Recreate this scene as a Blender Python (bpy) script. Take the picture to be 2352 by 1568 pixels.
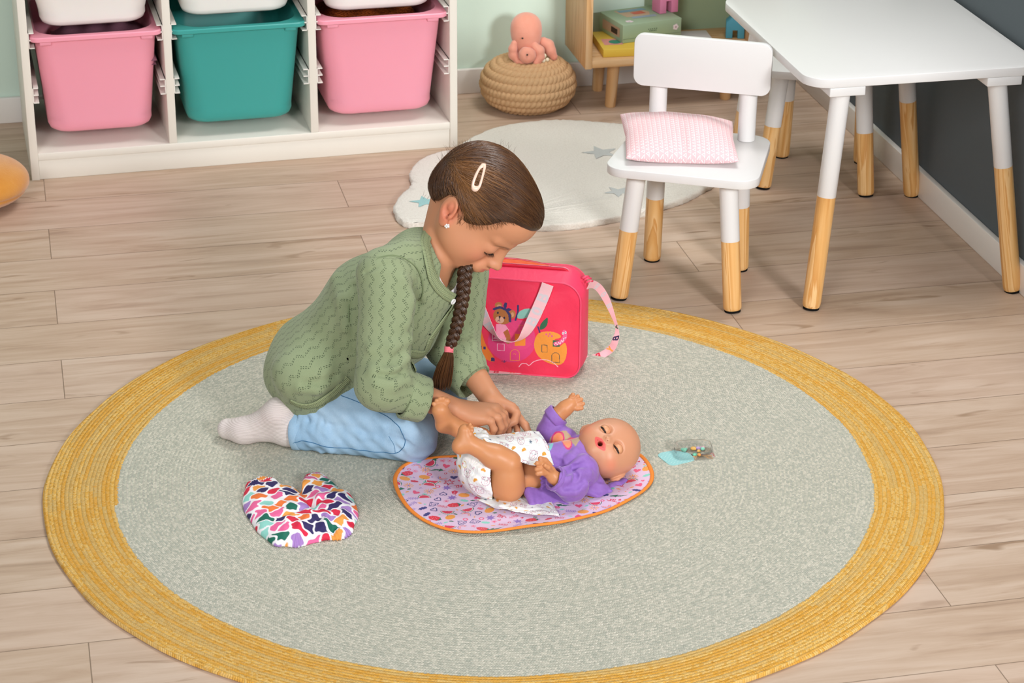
import bpy, bmesh, math, random
import numpy as np
from mathutils import Vector, Matrix
for _o in list(bpy.data.objects): bpy.data.objects.remove(_o)
SC = bpy.context.scene
COL = SC.collection
random.seed(4)
# ------------------------------------------------------------------ camera, world, lights, exposure
CAM_F = 5215.377; CAM_P = math.radians(24.81685); CAM_Y = math.radians(-12.6734); CAM_R = math.radians(0.43984)
CAM_O = np.array([-0.7287, -3.3629, 1.8385])
def _axes():
    cy, sy, cp, sp = math.cos(CAM_Y), math.sin(CAM_Y), math.cos(CAM_P), math.sin(CAM_P)
    f = np.array([-sy*cp, cy*cp, -sp]); r = np.array([cy, sy, 0.0]); u = np.cross(r, f)
    cr, sr = math.cos(CAM_R), math.sin(CAM_R)
    return cr*r+sr*u, -sr*r+cr*u, f
AR, AU, AF = _axes()
cd = bpy.data.cameras.new('camera'); cam = bpy.data.objects.new('camera', cd); COL.objects.link(cam)
cam.matrix_world = Matrix(((AR[0], AU[0], -AF[0], CAM_O[0]), (AR[1], AU[1], -AF[1], CAM_O[1]), (AR[2], AU[2], -AF[2], CAM_O[2]), (0, 0, 0, 1)))
cd.sensor_width = 36; cd.lens = CAM_F/2352*36; cd.clip_start = 0.05; cd.clip_end = 60
cd.dof.use_dof = True; cd.dof.focus_distance = 3.95; cd.dof.aperture_fstop = 13
SC.camera = cam
SC.view_settings.view_transform = 'Standard'; SC.view_settings.look = 'None'
SC.view_settings.gamma = 1; SC.view_settings.exposure = 0.25; SC.view_settings.use_curve_mapping = False
wd = bpy.data.worlds.new('world'); SC.world = wd; wd.use_nodes = True
wd.node_tree.nodes['Background'].inputs[0].default_value = (0.98, 0.985, 1.0, 1)
wd.node_tree.nodes['Background'].inputs[1].default_value = 0.28
def area(name, loc, target, sx, sy, power, col):
    l = bpy.data.lights.new(name, 'AREA'); l.shape = 'RECTANGLE'; l.size = sx; l.size_y = sy; l.energy = power; l.color = col
    o = bpy.data.objects.new(name, l); COL.objects.link(o); o.location = loc
    o.rotation_euler = (Vector(target)-Vector(loc)).to_track_quat('-Z', 'Y').to_euler()
    return o
area('softbox_overhead', (0.9, 0.9, 2.9), (0.1, 0.2, 0), 1.0, 0.8, 38, (1.0, 0.985, 0.975))
area('softbox_front', (-2.6, -4.6, 3.0), (0, 0.9, 0.2), 1.8, 1.8, 128, (0.975, 0.99, 1.0))
area('softbox_right', (1.45, -4.0, 2.1), (0.5, 2.0, 0.1), 0.7, 0.7, 25, (0.985, 0.99, 1.0)).data.spread = math.radians(75)
# ------------------------------------------------------------------ where a point of the photograph lies
def _ray(u, v): return AF + AR*((u-1176)/CAM_F) - AU*((v-784)/CAM_F)
def G(u, v, z=0.0):
    d = _ray(u, v); return CAM_O + d*((z-CAM_O[2])/d[2])
def PY(u, v, y):
    d = _ray(u, v); return CAM_O + d*((y-CAM_O[1])/d[1])
def A(*a): return np.array(a, float)
def nrm(v): v = np.asarray(v, float); return v/np.linalg.norm(v)
# ------------------------------------------------------------------ materials
def lin(c):
    if isinstance(c, str): c = [int(c[i:i+2], 16) for i in (0, 2, 4)]
    c = np.asarray(c, float)/255.0
    return np.where(c <= 0.04045, c/12.92, ((c+0.055)/1.055)**2.4)
def L4(c): return tuple(float(x) for x in lin(c)) + (1.0,)
class NT:
    def __init__(s, name, rough=0.5, spec=0.4):
        s.m = bpy.data.materials.new(name); s.m.use_nodes = True; s.t = s.m.node_tree; s.b = s.t.nodes['Principled BSDF']
        s.b.inputs['Roughness'].default_value = rough; s.b.inputs['Specular IOR Level'].default_value = spec
    def _in(s, sock, v):
        if isinstance(v, bpy.types.NodeSocket): s.t.links.new(v, sock)
        elif v is not None:
            if isinstance(v, str): v = L4(v)
            sock.default_value = v
    def n(s, t, **k):
        o = s.t.nodes.new(t)
        for a, b in k.items(): setattr(o, a, b)
        return o
    def m_(s, op, a, b=None, c=None):
        o = s.n('ShaderNodeMath', operation=op); s._in(o.inputs[0], a)
        if b is not None: s._in(o.inputs[1], b)
        if c is not None: s._in(o.inputs[2], c)
        return o.outputs[0]
    def v_(s, op, a, b=None):
        o = s.n('ShaderNodeVectorMath', operation=op); s._in(o.inputs[0], a)
        if b is not None: s._in(o.inputs[1], b)
        return o.outputs['Value'] if op in ('LENGTH', 'DOT_PRODUCT') else o.outputs[0]
    def obj(s): return s.n('ShaderNodeTexCoord').outputs['Object']
    def pos(s): return s.n('ShaderNodeNewGeometry').outputs['Position']
    def uv(s, name='UVMap'): return s.n('ShaderNodeUVMap', uv_map=name).outputs[0]
    def attr(s, name): return s.n('ShaderNodeAttribute', attribute_name=name).outputs['Color']
    def scl(s, v, x, y, z): return s.v_('MULTIPLY', v, (x, y, z))
    def sep(s, v): o = s.n('ShaderNodeSeparateXYZ'); s._in(o.inputs[0], v); return o.outputs[0], o.outputs[1], o.outputs[2]
    def comb(s, x, y, z): o = s.n('ShaderNodeCombineXYZ'); [s._in(o.inputs[i], q) for i, q in enumerate((x, y, z))]; return o.outputs[0]
    def noise(s, v, scale=5, detail=3, rough=0.5, dist=0.0):
        o = s.n('ShaderNodeTexNoise'); s._in(o.inputs['Vector'], v); o.inputs['Scale'].default_value = scale
        o.inputs['Detail'].default_value = detail; o.inputs['Roughness'].default_value = rough; o.inputs['Distortion'].default_value = dist
        return o.outputs[0]
    def white(s, v): o = s.n('ShaderNodeTexWhiteNoise', noise_dimensions='3D'); s._in(o.inputs['Vector'], v); return o.outputs[0]
    def ramp(s, f, *st):
        o = s.n('ShaderNodeValToRGB'); s._in(o.inputs[0], f); e = o.color_ramp.elements
        while len(e) < len(st): e.new(0.5)
        for i, (p, c) in enumerate(st):
            e[i].position = p
            e[i].color = L4(c) if not isinstance(c, (int, float)) else (c, c, c, 1)
        return o.outputs[0]
    def mix(s, f, a, b, mode='MIX'):
        o = s.n('ShaderNodeMix', data_type='RGBA', blend_type=mode); s._in(o.inputs[0], f); s._in(o.inputs[6], a); s._in(o.inputs[7], b); return o.outputs[2]
    def bump(s, h, st=0.5, d=0.001, nrmal=None):
        o = s.n('ShaderNodeBump'); s._in(o.inputs['Height'], h); o.inputs['Strength'].default_value = st; o.inputs['Distance'].default_value = d
        if nrmal is not None: s._in(o.inputs['Normal'], nrmal)
        s.t.links.new(o.outputs[0], s.b.inputs['Normal']); return o.outputs[0]
    def col(s, c): s._in(s.b.inputs['Base Color'], c); return s
    def set(s, k, v): s._in(s.b.inputs[k], v); return s
def plain(name, c, rough=0.5, spec=0.4, nz=0.0, nscale=300, bump=0.0, **k):
    t = NT(name, rough, spec); base = L4(c)
    if nz:
        f = t.noise(t.obj(), nscale, 2)
        t.col(t.mix(f, tuple(min(1, x*(1-nz)) for x in base[:3])+(1,), tuple(min(1, x*(1+nz)) for x in base[:3])+(1,)))
        if bump: t.bump(f, bump, 0.001)
    else: t.col(base)
    for a, b in k.items(): t.set(a.replace('_', ' '), b)
    return t.m
# ------------------------------------------------------------------ objects
def tag(o, label=None, cat=None, group=None, kind=None):
    if label: o['label'] = label
    if cat: o['category'] = cat
    if group: o['group'] = group
    if kind: o['kind'] = kind
    return o
def empty(name, loc, label, cat, group=None, rz=0.0):
    o = bpy.data.objects.new(name, None); COL.objects.link(o); o.location = tuple(loc); o.rotation_euler = (0, 0, rz); o.empty_display_size = 0.05
    tag(o, label, cat, group)
    PM[o] = Matrix.Translation(Vector(tuple(loc))) @ Matrix.Rotation(rz, 4, 'Z'); return o
PM = {}
def link(o, parent=None, M=None):
    """link o whose world matrix is M, as a child of parent"""
    M = M or Matrix.Identity(4); COL.objects.link(o); PM[o] = M
    if parent is not None:
        o.parent = parent; o.matrix_local = PM[parent].inverted() @ M
    else: o.matrix_world = M
    return o
def mk(name, V, F, mat, parent=None, M=None, smooth=True, mats=None, fm=None, col=None, uv=None, sharp=None, origin='auto'):
    """V world coordinates unless M given (then local)"""
    V = np.asarray(V, float)
    if M is None and len(V):
        lo, hi = V.min(0), V.max(0); c = np.array([(lo[0]+hi[0])/2, (lo[1]+hi[1])/2, lo[2]]); V = V-c; M = Matrix.Translation(Vector(c))
    me = bpy.data.meshes.new(name)
    if isinstance(F, np.ndarray) and F.ndim == 2 and len(F):
        n, k = F.shape
        me.vertices.add(len(V)); me.vertices.foreach_set('co', V.astype(np.float32).ravel())
        me.loops.add(n*k); me.loops.foreach_set('vertex_index', F.astype(np.int32).ravel())
        me.polygons.add(n); me.polygons.foreach_set('loop_start', np.arange(0, n*k, k, dtype=np.int32))
        me.update(calc_edges=True); me.validate()
    else:
        me.from_pydata([tuple(v) for v in V], [], [list(map(int, f)) for f in F]); me.update()
    for m in (mats or [mat]): me.materials.append(m)
    if fm is not None: me.polygons.foreach_set('material_index', np.asarray(fm, np.int32))
    if smooth:
        me.polygons.foreach_set('use_smooth', [True]*len(me.polygons))
        if sharp: me.set_sharp_from_angle(angle=math.radians(sharp))
    if col is not None:
        for nm, c in (col.items() if isinstance(col, dict) else [('Col', col)]):
            a = me.attributes.new(nm, 'FLOAT_COLOR', 'POINT'); c = np.asarray(c, float)
            if c.ndim == 1: c = np.repeat(c[:, None], 3, 1)
            a.data.foreach_set('color', np.c_[c, np.ones(len(c))].astype(np.float32).ravel())
    if uv is not None:
        l = me.uv_layers.new(name='UVMap'); vi = np.zeros(len(me.loops), np.int32); me.loops.foreach_get('vertex_index', vi)
        l.data.foreach_set('uv', np.asarray(uv, np.float32)[vi].ravel())
    o = bpy.data.objects.new(name, me)
    return link(o, parent, M)
def bevel(o, w, seg=2, ang=30):
    m = o.modifiers.new('b', 'BEVEL'); m.width = w; m.segments = seg; m.limit_method = 'ANGLE'; m.angle_limit = math.radians(ang); m.harden_normals = False
    o.data.polygons.foreach_set('use_smooth', [True]*len(o.data.polygons)); 
    return o
BOXF = [(0, 3, 2, 1), (4, 5, 6, 7), (0, 1, 5, 4), (1, 2, 6, 5), (2, 3, 7, 6), (3, 0, 4, 7)]
def boxvf(a, b):
    x0, y0, z0 = a; x1, y1, z1 = b
    return np.array([(x0, y0, z0), (x1, y0, z0), (x1, y1, z0), (x0, y1, z0), (x0, y0, z1), (x1, y0, z1), (x1, y1, z1), (x0, y1, z1)], float), BOXF
class MB:
    def __init__(s): s.V = []; s.F = []; s.m = []
    def add(s, V, F, m=0):
        n = len(s.V); s.V += [tuple(v) for v in V]; s.F += [tuple(int(i)+n for i in f) for f in F]; s.m += [m]*len(F); return s
    def box(s, a, b, m=0): return s.add(*boxvf(a, b), m)
    def mk(s, name, mat, parent=None, **k):
        mats = mat if isinstance(mat, list) else [mat]
        return mk(name, s.V, s.F, None, parent, mats=mats, fm=s.m, **k)
def box(name, a, b, mat, parent=None, bv=0.0, Mw=None, seg=2):
    V, F = boxvf(a, b)
    if Mw is not None: V = np.array([Mw @ Vector(v) for v in V])
    o = mk(name, V, F, mat, parent, smooth=False)
    if bv: bevel(o, bv, seg)
    return o
def rrect(w, h, r, n=6):
    """rounded rectangle outline centred on the origin, counter-clockwise"""
    if np.isscalar(r): r = [r]*4
    P = []
    for i, (sx, sy, a0) in enumerate(((1, 1, 0), (-1, 1, 90), (-1, -1, 180), (1, -1, 270))):
        cx, cy = sx*(w/2-r[i]), sy*(h/2-r[i])
        for k in range(n+1):
            a = math.radians(a0+90*k/n); P.append((cx+r[i]*math.cos(a), cy+r[i]*math.sin(a)))
    return np.array(P)
def prism(P, z0, z1):
    n = len(P); V = [(x, y, z0) for x, y in P]+[(x, y, z1) for x, y in P]
    F = [tuple(range(n-1, -1, -1)), tuple(range(n, 2*n))]+[(i, (i+1) % n, n+(i+1) % n, n+i) for i in range(n)]
    return V, F
def rings(R, cap0=True, cap1=True, closed=True):
    """R list of equally long point rings -> V,F"""
    k = len(R[0]); V = np.concatenate([np.asarray(r, float) for r in R]); F = []
    for i in range(len(R)-1):
        for j in range(k if closed else k-1):
            a, b = i*k+j, i*k+(j+1) % k; F.append((a, b, b+k, a+k))
    if cap0: F.append(tuple(range(k-1, -1, -1)))
    if cap1: F.append(tuple((len(R)-1)*k+j for j in range(k)))
    return V, F
def lathe(prof, n=32, c=(0, 0, 0), cap0=True, cap1=True):
    t = np.arange(n)*2*math.pi/n
    return rings([np.c_[c[0]+r*np.cos(t), c[1]+r*np.sin(t), np.full(n, c[2]+z)] for r, z in prof], cap0, cap1)
def frames(P):
    P = np.asarray(P, float); T = np.gradient(P, axis=0); T /= np.linalg.norm(T, axis=1)[:, None]
    up = A(0, 0, 1) if abs(T[0][2]) < 0.9 else A(1, 0, 0); n = nrm(np.cross(T[0], up)); N = []
    for t in T:
        n = n-t*(n@t); n = nrm(n); N.append(n)
    N = np.array(N); return T, N, np.cross(T, N)
def tube(P, r, n=10, caps=True, ry=None, fr=None):
    P = np.asarray(P, float); T, N, B = fr or frames(P); r = np.broadcast_to(r, (len(P),)); ry = r if ry is None else np.broadcast_to(ry, (len(P),))
    t = np.arange(n)*2*math.pi/n
    return rings([P[i]+np.outer(np.cos(t)*r[i], N[i])+np.outer(np.sin(t)*ry[i], B[i]) for i in range(len(P))], caps, caps)
def spline(P, n=40, closed=False):
    """Catmull-Rom through control points"""
    P = np.asarray(P, float); m = len(P)
    out = []
    seg = m if closed else m-1
    for q in np.linspace(0, seg, n, endpoint=not closed):
        i = min(int(q), seg-1); t = q-i
        if closed: p0, p1, p2, p3 = P[(i-1) % m], P[i % m], P[(i+1) % m], P[(i+2) % m]
        else: p0, p1, p2, p3 = P[max(i-1, 0)], P[i], P[min(i+1, m-1)], P[min(i+2, m-1)]
        out.append(0.5*((2*p1)+(-p0+p2)*t+(2*p0-5*p1+4*p2-p3)*t*t+(-p0+3*p1-3*p2+p3)*t**3))
    return np.array(out)
def cyl(name, a, b, r0, r1, mat, parent, n=32, prof=None, mats=None, seg_m=None, ext=0):
    """turned part from a to b with its own local Z axis; prof = [(t,r)...] overrides radii"""
    a, b = Vector(a), Vector(b); L = (b-a).length; q = Vector((0, 0, 1)).rotation_difference((b-a).normalized())
    M = Matrix.Translation(a) @ q.to_matrix().to_4x4()
    prof = prof or [(0, r0*0.9), (0.012*1, r0), (0.98, r1), (1, r1)]
    V, F = lathe([(r, t*L) for t, r in prof], n)
    fm = None
    if seg_m is not None: fm = [seg_m[i//n] if i < n*(len(prof)-1) else seg_m[0 if i == n*(len(prof)-1) else -1] for i in range(len(F))]
    return mk(name, V, F, mat, parent, M=M, mats=mats, fm=fm, sharp=40)
def evalmesh(o):
    dg = bpy.context.evaluated_depsgraph_get(); return bpy.data.meshes.new_from_object(o.evaluated_get(dg))
def copy_tree(o, parent=None):
    c = o.copy(); COL.objects.link(c); c.parent = parent
    for ch in list(o.children): copy_tree(ch, c)
    return c
# ------------------------------------------------------------------ drawing on surfaces: flat colour prints sampled at mesh points
def dseg(P, a, b):
    a, b = np.asarray(a, float), np.asarray(b, float); d = b-a; t = np.clip(((P-a)@d)/max(d@d, 1e-12), 0, 1); return np.linalg.norm(P-a-t[:, None]*d, axis=1)
class Art:
    def __init__(s, P, base): s.P = np.asarray(P, float); s.C = np.repeat(lin(base)[None], len(P), 0)
    def _near(s, lo, hi): return np.nonzero(((s.P > lo) & (s.P < hi)).all(1))[0]
    def poly(s, pts, c):
        pts = np.asarray(pts, float); i = s._near(pts.min(0), pts.max(0))
        if not len(i): return
        x, y = s.P[i].T; ins = np.zeros(len(i), bool)
        for (x1, y1), (x2, y2) in zip(pts, np.roll(pts, -1, 0)):
            if y1 == y2: continue
            ins ^= ((y1 > y) != (y2 > y)) & (x < (x2-x1)*(y-y1)/(y2-y1)+x1)
        s.C[i[ins]] = lin(c)
    def ell(s, cx, cy, rx, ry, c, rot=0, ring=None):
        R = max(rx, ry)*1.3; i = s._near((cx-R, cy-R), (cx+R, cy+R)); p = s.P[i]-(cx, cy); a = math.radians(rot)
        x = p[:, 0]*math.cos(a)+p[:, 1]*math.sin(a); y = -p[:, 0]*math.sin(a)+p[:, 1]*math.cos(a); d = np.hypot(x/rx, y/ry)
        k = d < 1
        if ring: k &= d > 1-ring
        s.C[i[k]] = lin(c)
    def line(s, pts, w, c, closed=False):
        pts = np.asarray(pts, float)
        if closed: pts = np.r_[pts, pts[:1]]
        i = s._near(pts.min(0)-w, pts.max(0)+w)
        if not len(i): return
        d = np.full(len(i), 1e9)
        for a, b in zip(pts[:-1], pts[1:]): d = np.minimum(d, dseg(s.P[i], a, b))
        s.C[i[d < w/2]] = lin(c)
def xf(pts, cx, cy, s, rot):
    p = np.asarray(pts, float)*s; a = math.radians(rot); return np.c_[cx+p[:, 0]*math.cos(a)-p[:, 1]*math.sin(a), cy+p[:, 0]*math.sin(a)+p[:, 1]*math.cos(a)]
def starp(n, r=0.45): return [(math.cos(k*math.pi/n)*(1 if k % 2 == 0 else r), math.sin(k*math.pi/n)*(1 if k % 2 == 0 else r)) for k in range(2*n)]
def circp(n=16, a0=0, a1=360, rx=1, ry=1): return [(rx*math.cos(math.radians(a)), ry*math.sin(math.radians(a))) for a in np.linspace(a0, a1, n)]
HEART = [(0, -0.9), (0.55, -0.35), (0.9, 0.15), (0.85, 0.55), (0.5, 0.75), (0.15, 0.6), (0, 0.35), (-0.15, 0.6), (-0.5, 0.75), (-0.85, 0.55), (-0.9, 0.15), (-0.55, -0.35)]
LEAFP = [(-1, 0), (-0.5, 0.32), (0.1, 0.4), (0.6, 0.25), (1, 0), (0.6, -0.25), (0.1, -0.4), (-0.5, -0.32)]
GLYPH = {'B': [[(0, 0), (0, 1), (.45, 1), (.62, .85), (.62, .66), (.45, .52), (0, .52)], [(.45, .52), (.68, .38), (.68, .14), (.48, 0), (0, 0)]], 'Y': [[(0, 1), (.33, .5), (.66, 1)], [(.33, .5), (.33, 0)]],
         'A': [[(0, 0), (.33, 1), (.66, 0)], [(.15, .36), (.52, .36)]], 'O': [[(.33, 0), (.08, .15), (0, .5), (.08, .85), (.33, 1), (.58, .85), (.66, .5), (.58, .15), (.33, 0)]],
         'R': [[(0, 0), (0, 1), (.45, 1), (.62, .85), (.62, .66), (.45, .5), (0, .5)], [(.35, .5), (.66, 0)]], 'N': [[(0, 0), (0, 1), (.62, 0), (.62, 1)]]}
def glyph(art, ch, cx, cy, h, rot, w, c):
    for st in GLYPH[ch]: art.line(xf(np.array(st)-(.33, .5), cx, cy, h, rot), w, c)
# ================================================================== the room
YB, XR = 2.005, 1.2165
def floor_mat():
    t = NT('laminate_oak', 0.42, 0.35); p = t.pos(); x, y, z = t.sep(p)
    w = 0.1682
    ry = t.m_('DIVIDE', t.m_('SUBTRACT', 1.4471, y), w); row = t.m_('FLOOR', ry); fy = t.m_('FRACT', ry)
    par = t.m_('FLOORED_MODULO', row, 2.0)
    xs = t.m_('DIVIDE', t.m_('ADD', t.m_('SUBTRACT', x, -0.057), t.m_('MULTIPLY', par, 0.652)), 1.3065)
    xi = t.m_('FLOOR', xs); fx = t.m_('FRACT', xs)
    pid = t.white(t.comb(xi, row, 3.0)); pid2 = t.white(t.comb(xi, row, 9.0))
    off = t.comb(t.m_('MULTIPLY', pid, 17.0), t.m_('MULTIPLY', pid2, 9.0), 0.0)
    q = t.v_('ADD', p, off)
    g1 = t.noise(t.scl(q, 1.3, 14, 1), 2.2, 6, 0.62, 0.8); g2 = t.noise(t.scl(q, 5, 160, 1), 1.6, 3, 0.6); g3 = t.noise(t.scl(q, 1.1, 4.5, 1), 1.5, 2, 0.5)
    c = t.ramp(g1, (0.26, '8a6d56'), (0.42, 'b1957d'), (0.58, 'c6ae99'), (0.8, 'd3c0ae'))
    c = t.mix(t.m_('MULTIPLY', g2, 0.22), c, L4('a88c70'))
    c = t.mix(t.m_('MULTIPLY', g3, 0.35), c, L4('d0bbab'))
    kn = t.noise(t.scl(q, 2.2, 9, 1), 2.6, 2, 0.5, 1.2)
    c = t.mix(t.ramp(kn, (0.66, 0.0), (0.76, 0.8)), c, L4('86684d'))
    c = t.mix(t.m_('MULTIPLY', pid, 0.22), c, L4('b59878'))
    c = t.mix(t.m_('MULTIPLY', pid2, 0.18), c, L4('d9bdb0'))
    gy = t.m_('MINIMUM', fy, t.m_('SUBTRACT', 1.0, fy)); gx = t.m_('MINIMUM', fx, t.m_('SUBTRACT', 1.0, fx))
    gr = t.m_('MINIMUM', t.m_('MULTIPLY', gy, w), t.m_('MULTIPLY', gx, 1.3065))
    gm = t.m_('LESS_THAN', gr, 0.0009)
    c = t.mix(t.m_('MULTIPLY', gm, 0.75), c, L4('6b5541')); t.col(c)
    h = t.m_('SUBTRACT', t.m_('MULTIPLY', g2, 0.15), gm); t.bump(h, 0.4, 0.001)
    t.set('Roughness', t.m_('ADD', 0.38, t.m_('MULTIPLY', g1, 0.2)))
    return t.m
def struct(o): o['kind'] = 'structure'; return o
struct(box('floor', (-2.6, -4.0, -0.05), (XR, YB, 0.0), floor_mat()))
def wallmat(n, c, a): 
    t = NT(n, 0.75, 0.2); f = t.noise(t.pos(), 260, 2); t.col(c); t.bump(f, 0.12, 0.001); return t.m
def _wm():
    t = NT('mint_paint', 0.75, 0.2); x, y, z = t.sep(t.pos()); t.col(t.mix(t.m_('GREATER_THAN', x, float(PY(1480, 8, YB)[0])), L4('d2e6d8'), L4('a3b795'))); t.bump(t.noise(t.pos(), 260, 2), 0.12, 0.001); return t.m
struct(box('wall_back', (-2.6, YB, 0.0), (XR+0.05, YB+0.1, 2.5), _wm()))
struct(box('wall_right', (XR, -0.9, 0.0), (XR+0.1, YB-0.0005, 2.5), wallmat('slate_paint', '5a6165', 0)))
mBase = plain('skirting_white', 'e9e4de', 0.35, 0.4)
struct(box('baseboard_back', (-2.6, YB-0.014, 0.0), (XR-0.0145, YB-0.0002, 0.064), mBase, bv=0.002))
struct(box('baseboard_right', (XR-0.014, -0.9, 0.0), (XR-0.0002, YB-0.0002, 0.062), mBase, bv=0.002))
# ------------------------------------------------------------------ materials for furniture
mWhite = plain('white_lacquer', 'dcdad8', 0.32, 0.45)
mCab = plain('cabinet_foil', 'e4dfd4', 0.42, 0.35)
mRail = plain('rail_plastic', 'e8e4dc', 0.4, 0.4)
def pine(name, a, b, c, hor=False, axis='z', sc=1.0):
    t = NT(name, 0.38, 0.35); o = t.obj()
    s = {'z': (24*sc, 24*sc, 1.6*sc), 'x': (1.6*sc, 24*sc, 24*sc), 'y': (24*sc, 1.6*sc, 24*sc)}[axis]
    rnd = t.n('ShaderNodeObjectInfo').outputs['Random']
    q = t.v_('ADD', t.scl(o, *s), t.comb(t.m_('MULTIPLY', rnd, 20.0), t.m_('MULTIPLY', rnd, 31.0), 0.0))
    g = t.noise(q, 1.3, 4, 0.5, 0.6)
    g = t.m_('FRACT', t.m_('MULTIPLY', g, 7.0))
    col = t.ramp(g, (0.0, a), (0.55, b), (0.92, c), (1.0, a)); f = t.noise(t.scl(o, s[0]*14, s[1]*14, s[2]*3), 1, 2)
    t.col(t.mix(t.m_('MULTIPLY', f, 0.25), col, L4(b))); t.bump(f, 0.1, 0.0005); return t.m
mPine = pine('pine_wood', 'ecc48c', 'e0ad6b', 'd09552')
mShelfW = pine('beech_shelf', 'dcb78c', 'd3a673', 'c39360', sc=0.6)
mShelfX = pine('beech_board', 'dcb78c', 'd3a673', 'c39360', axis='x', sc=0.6)
mFelt = plain('felt_black', '191817', 0.95, 0.05, nz=0.4, nscale=900, bump=0.6)
# ------------------------------------------------------------------ storage cabinet with three columns of tubs
CA = math.atan(0.0292); CM = Matrix.Translation((-0.7352, 1.5822, 0)) @ Matrix.Rotation(CA, 4, 'Z')   # local x along the front, y into the cabinet
def cw(x, y, z): return np.array(CM @ Vector((x, y, z)))
cab = empty('storage_cabinet', cw(0.495, 0.2, 0), 'white open storage cabinet with three columns of plastic tubs on rails', 'cabinet', rz=CA)
CWID, CD = 0.990, 0.385; TOPZ = 0.93
XD = [0.0, 0.3235, 0.651, CWID]           # column boundaries
def cbox(n, a, b, m=mCab, parent=cab, bv=0.0012): return box(n, a, b, m, parent, bv, Mw=CM)
cbox('side_panel', (0, 0, 0), (0.018, CD, TOPZ)); cbox('side_panel', (CWID-0.018, 0, 0), (CWID, CD, TOPZ))
cbox('divider_panel', (0.3145, 0.002, 0.063), (0.3325, CD, TOPZ)); cbox('divider_panel', (0.642, 0.002, 0.063), (0.660, CD, TOPZ))
cbox('bottom_shelf', (0.018, 0.001, 0.046), (CWID-0.018, CD, 0.063)); cbox('plinth', (0.018, 0.004, 0), (CWID-0.018, 0.02, 0.0455))
cbox('top_panel', (0, 0, TOPZ), (CWID, CD, TOPZ+0.018))
COLX = [(0.018, 0.3145), (0.3325, 0.642), (0.660, 0.972)]
def rail(x, z, side):
    mb = MB(); s = side; w = 0.013
    mb.box((min(x, x+s*0.002), 0.004, z-0.018), (max(x, x+s*0.002), CD-0.01, z+0.018))
    for q in (-0.018, 0.0, 0.016): mb.box((min(x, x+s*w), 0.004, z+q), (max(x, x+s*w), CD-0.01, z+q+0.002))
    V = [np.array(CM @ Vector(v)) for v in mb.V]; return mk('rail', V, mb.F, mRail, cab, smooth=False)
for x0, x1 in COLX:
    for z in (0.326, 0.199, 0.452):
        rail(x0, z, 1); rail(x1, z, -1)
def tub(name, xc, w, ztop, h, mat, label, group, y0=0.0, depth=0.36, tr=False):
    """moulded tub: tapered rounded box, wall thickness, flared rim flange, grip blocks"""
    t = empty(name, cw(xc, y0+depth/2, ztop-h), label, 'storage tub', group, rz=CA)
    R = []; wb, db = w*0.81, depth*0.84
    yc = y0+depth/2
    def ring(ww, dd, r, z, dy=0.0): return [cw(xc+p[0], yc+dy+p[1], z) for p in rrect(ww, dd, r, 8)]
    bt = ztop-h
    for f, z, e in ((0.80, 0.0, -0.022), (0.93, 0.0045, -0.008), (0.99, 0.014, 0.0), (1.0, 0.026, 0.0)): R.append(ring(wb+e, db+e, 0.045*f+0.005, bt+z))
    wt, dt = w*0.925, depth*0.95
    R.append(ring(wt, dt, 0.035, ztop-0.012)); 
    R.append(ring(w-0.004, depth-0.004, 0.018, ztop-0.0115)); R.append(ring(w, depth, 0.018, ztop-0.0095)); R.append(ring(w, depth, 0.018, ztop-0.002)); R.append(ring(w-0.004, depth-0.004, 0.017, ztop))
    R.append(ring(w*0.90, depth*0.90, 0.06, ztop-0.0005)); R.append(ring(w*0.89, depth*0.89, 0.06, ztop-0.006))
    R.append(ring(wb-0.004, db-0.004, 0.04, bt+0.03)); R.append(ring(wb-0.02, db-0.02, 0.035, bt+0.006))
    V, F = rings(R); o = mk('tub_body', V, F, mat, t, sharp=38)
    for sx in (-1, 1):
        cx = xc+sx*w*0.385; V, F = boxvf((cx-0.013, y0+0.003, ztop-0.019), (cx+0.013, y0+0.016, ztop-0.010)); V = [np.array(CM @ Vector(v)) for v in V]
        bevel(mk('grip_block', V, F, mat, t), 0.002)
    return t
def plasticm(n, c, tr=0.0, rough=0.38):
    t = NT(n, rough, 0.4); t.col(c); f = t.noise(t.obj(), 900, 1); t.bump(f, 0.05, 0.0004)
    if tr: t.set('Transmission Weight', tr); t.set('IOR', 1.15); t.set('Roughness', 0.5)
    t.set('Subsurface Weight', 0.08); t.set('Subsurface Scale', 0.02); return t.m
mPink = plasticm('tub_pink', 'ee9bad'); mTeal = plasticm('tub_teal', '3b9c95'); mClear = plasticm('tub_frosted', 'eeebe6', 0.0, 0.3)
tub('storage_tub', 0.1665, 0.290, 0.334, 0.235, mPink, 'deep pink storage tub in the left column, below a frosted tub', 'deep storage tubs', y0=-0.006)
tub('storage_tub', 0.4855, 0.303, 0.331, 0.234, mTeal, 'deep teal storage tub in the middle column of the cabinet', 'deep storage tubs', y0=-0.006)
tub('storage_tub', 0.8155, 0.303, 0.331, 0.240, mPink, 'deep pink storage tub in the right column, holding a rust knitted cloth', 'deep storage tubs', y0=-0.006)
tub('storage_tub', 0.1665, 0.290, 0.462, 0.115, mClear, 'frosted white storage tub above the left pink tub', 'frosted upper storage tubs', y0=-0.006)
tub('storage_tub', 0.4855, 0.303, 0.462, 0.110, mClear, 'frosted white storage tub above the teal tub', 'frosted upper storage tubs', y0=-0.006)
tub('storage_tub', 0.8155, 0.303, 0.462, 0.121, mClear, 'frosted white storage tub above the tub with the rust cloth', 'frosted upper storage tubs', y0=-0.006)
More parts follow.
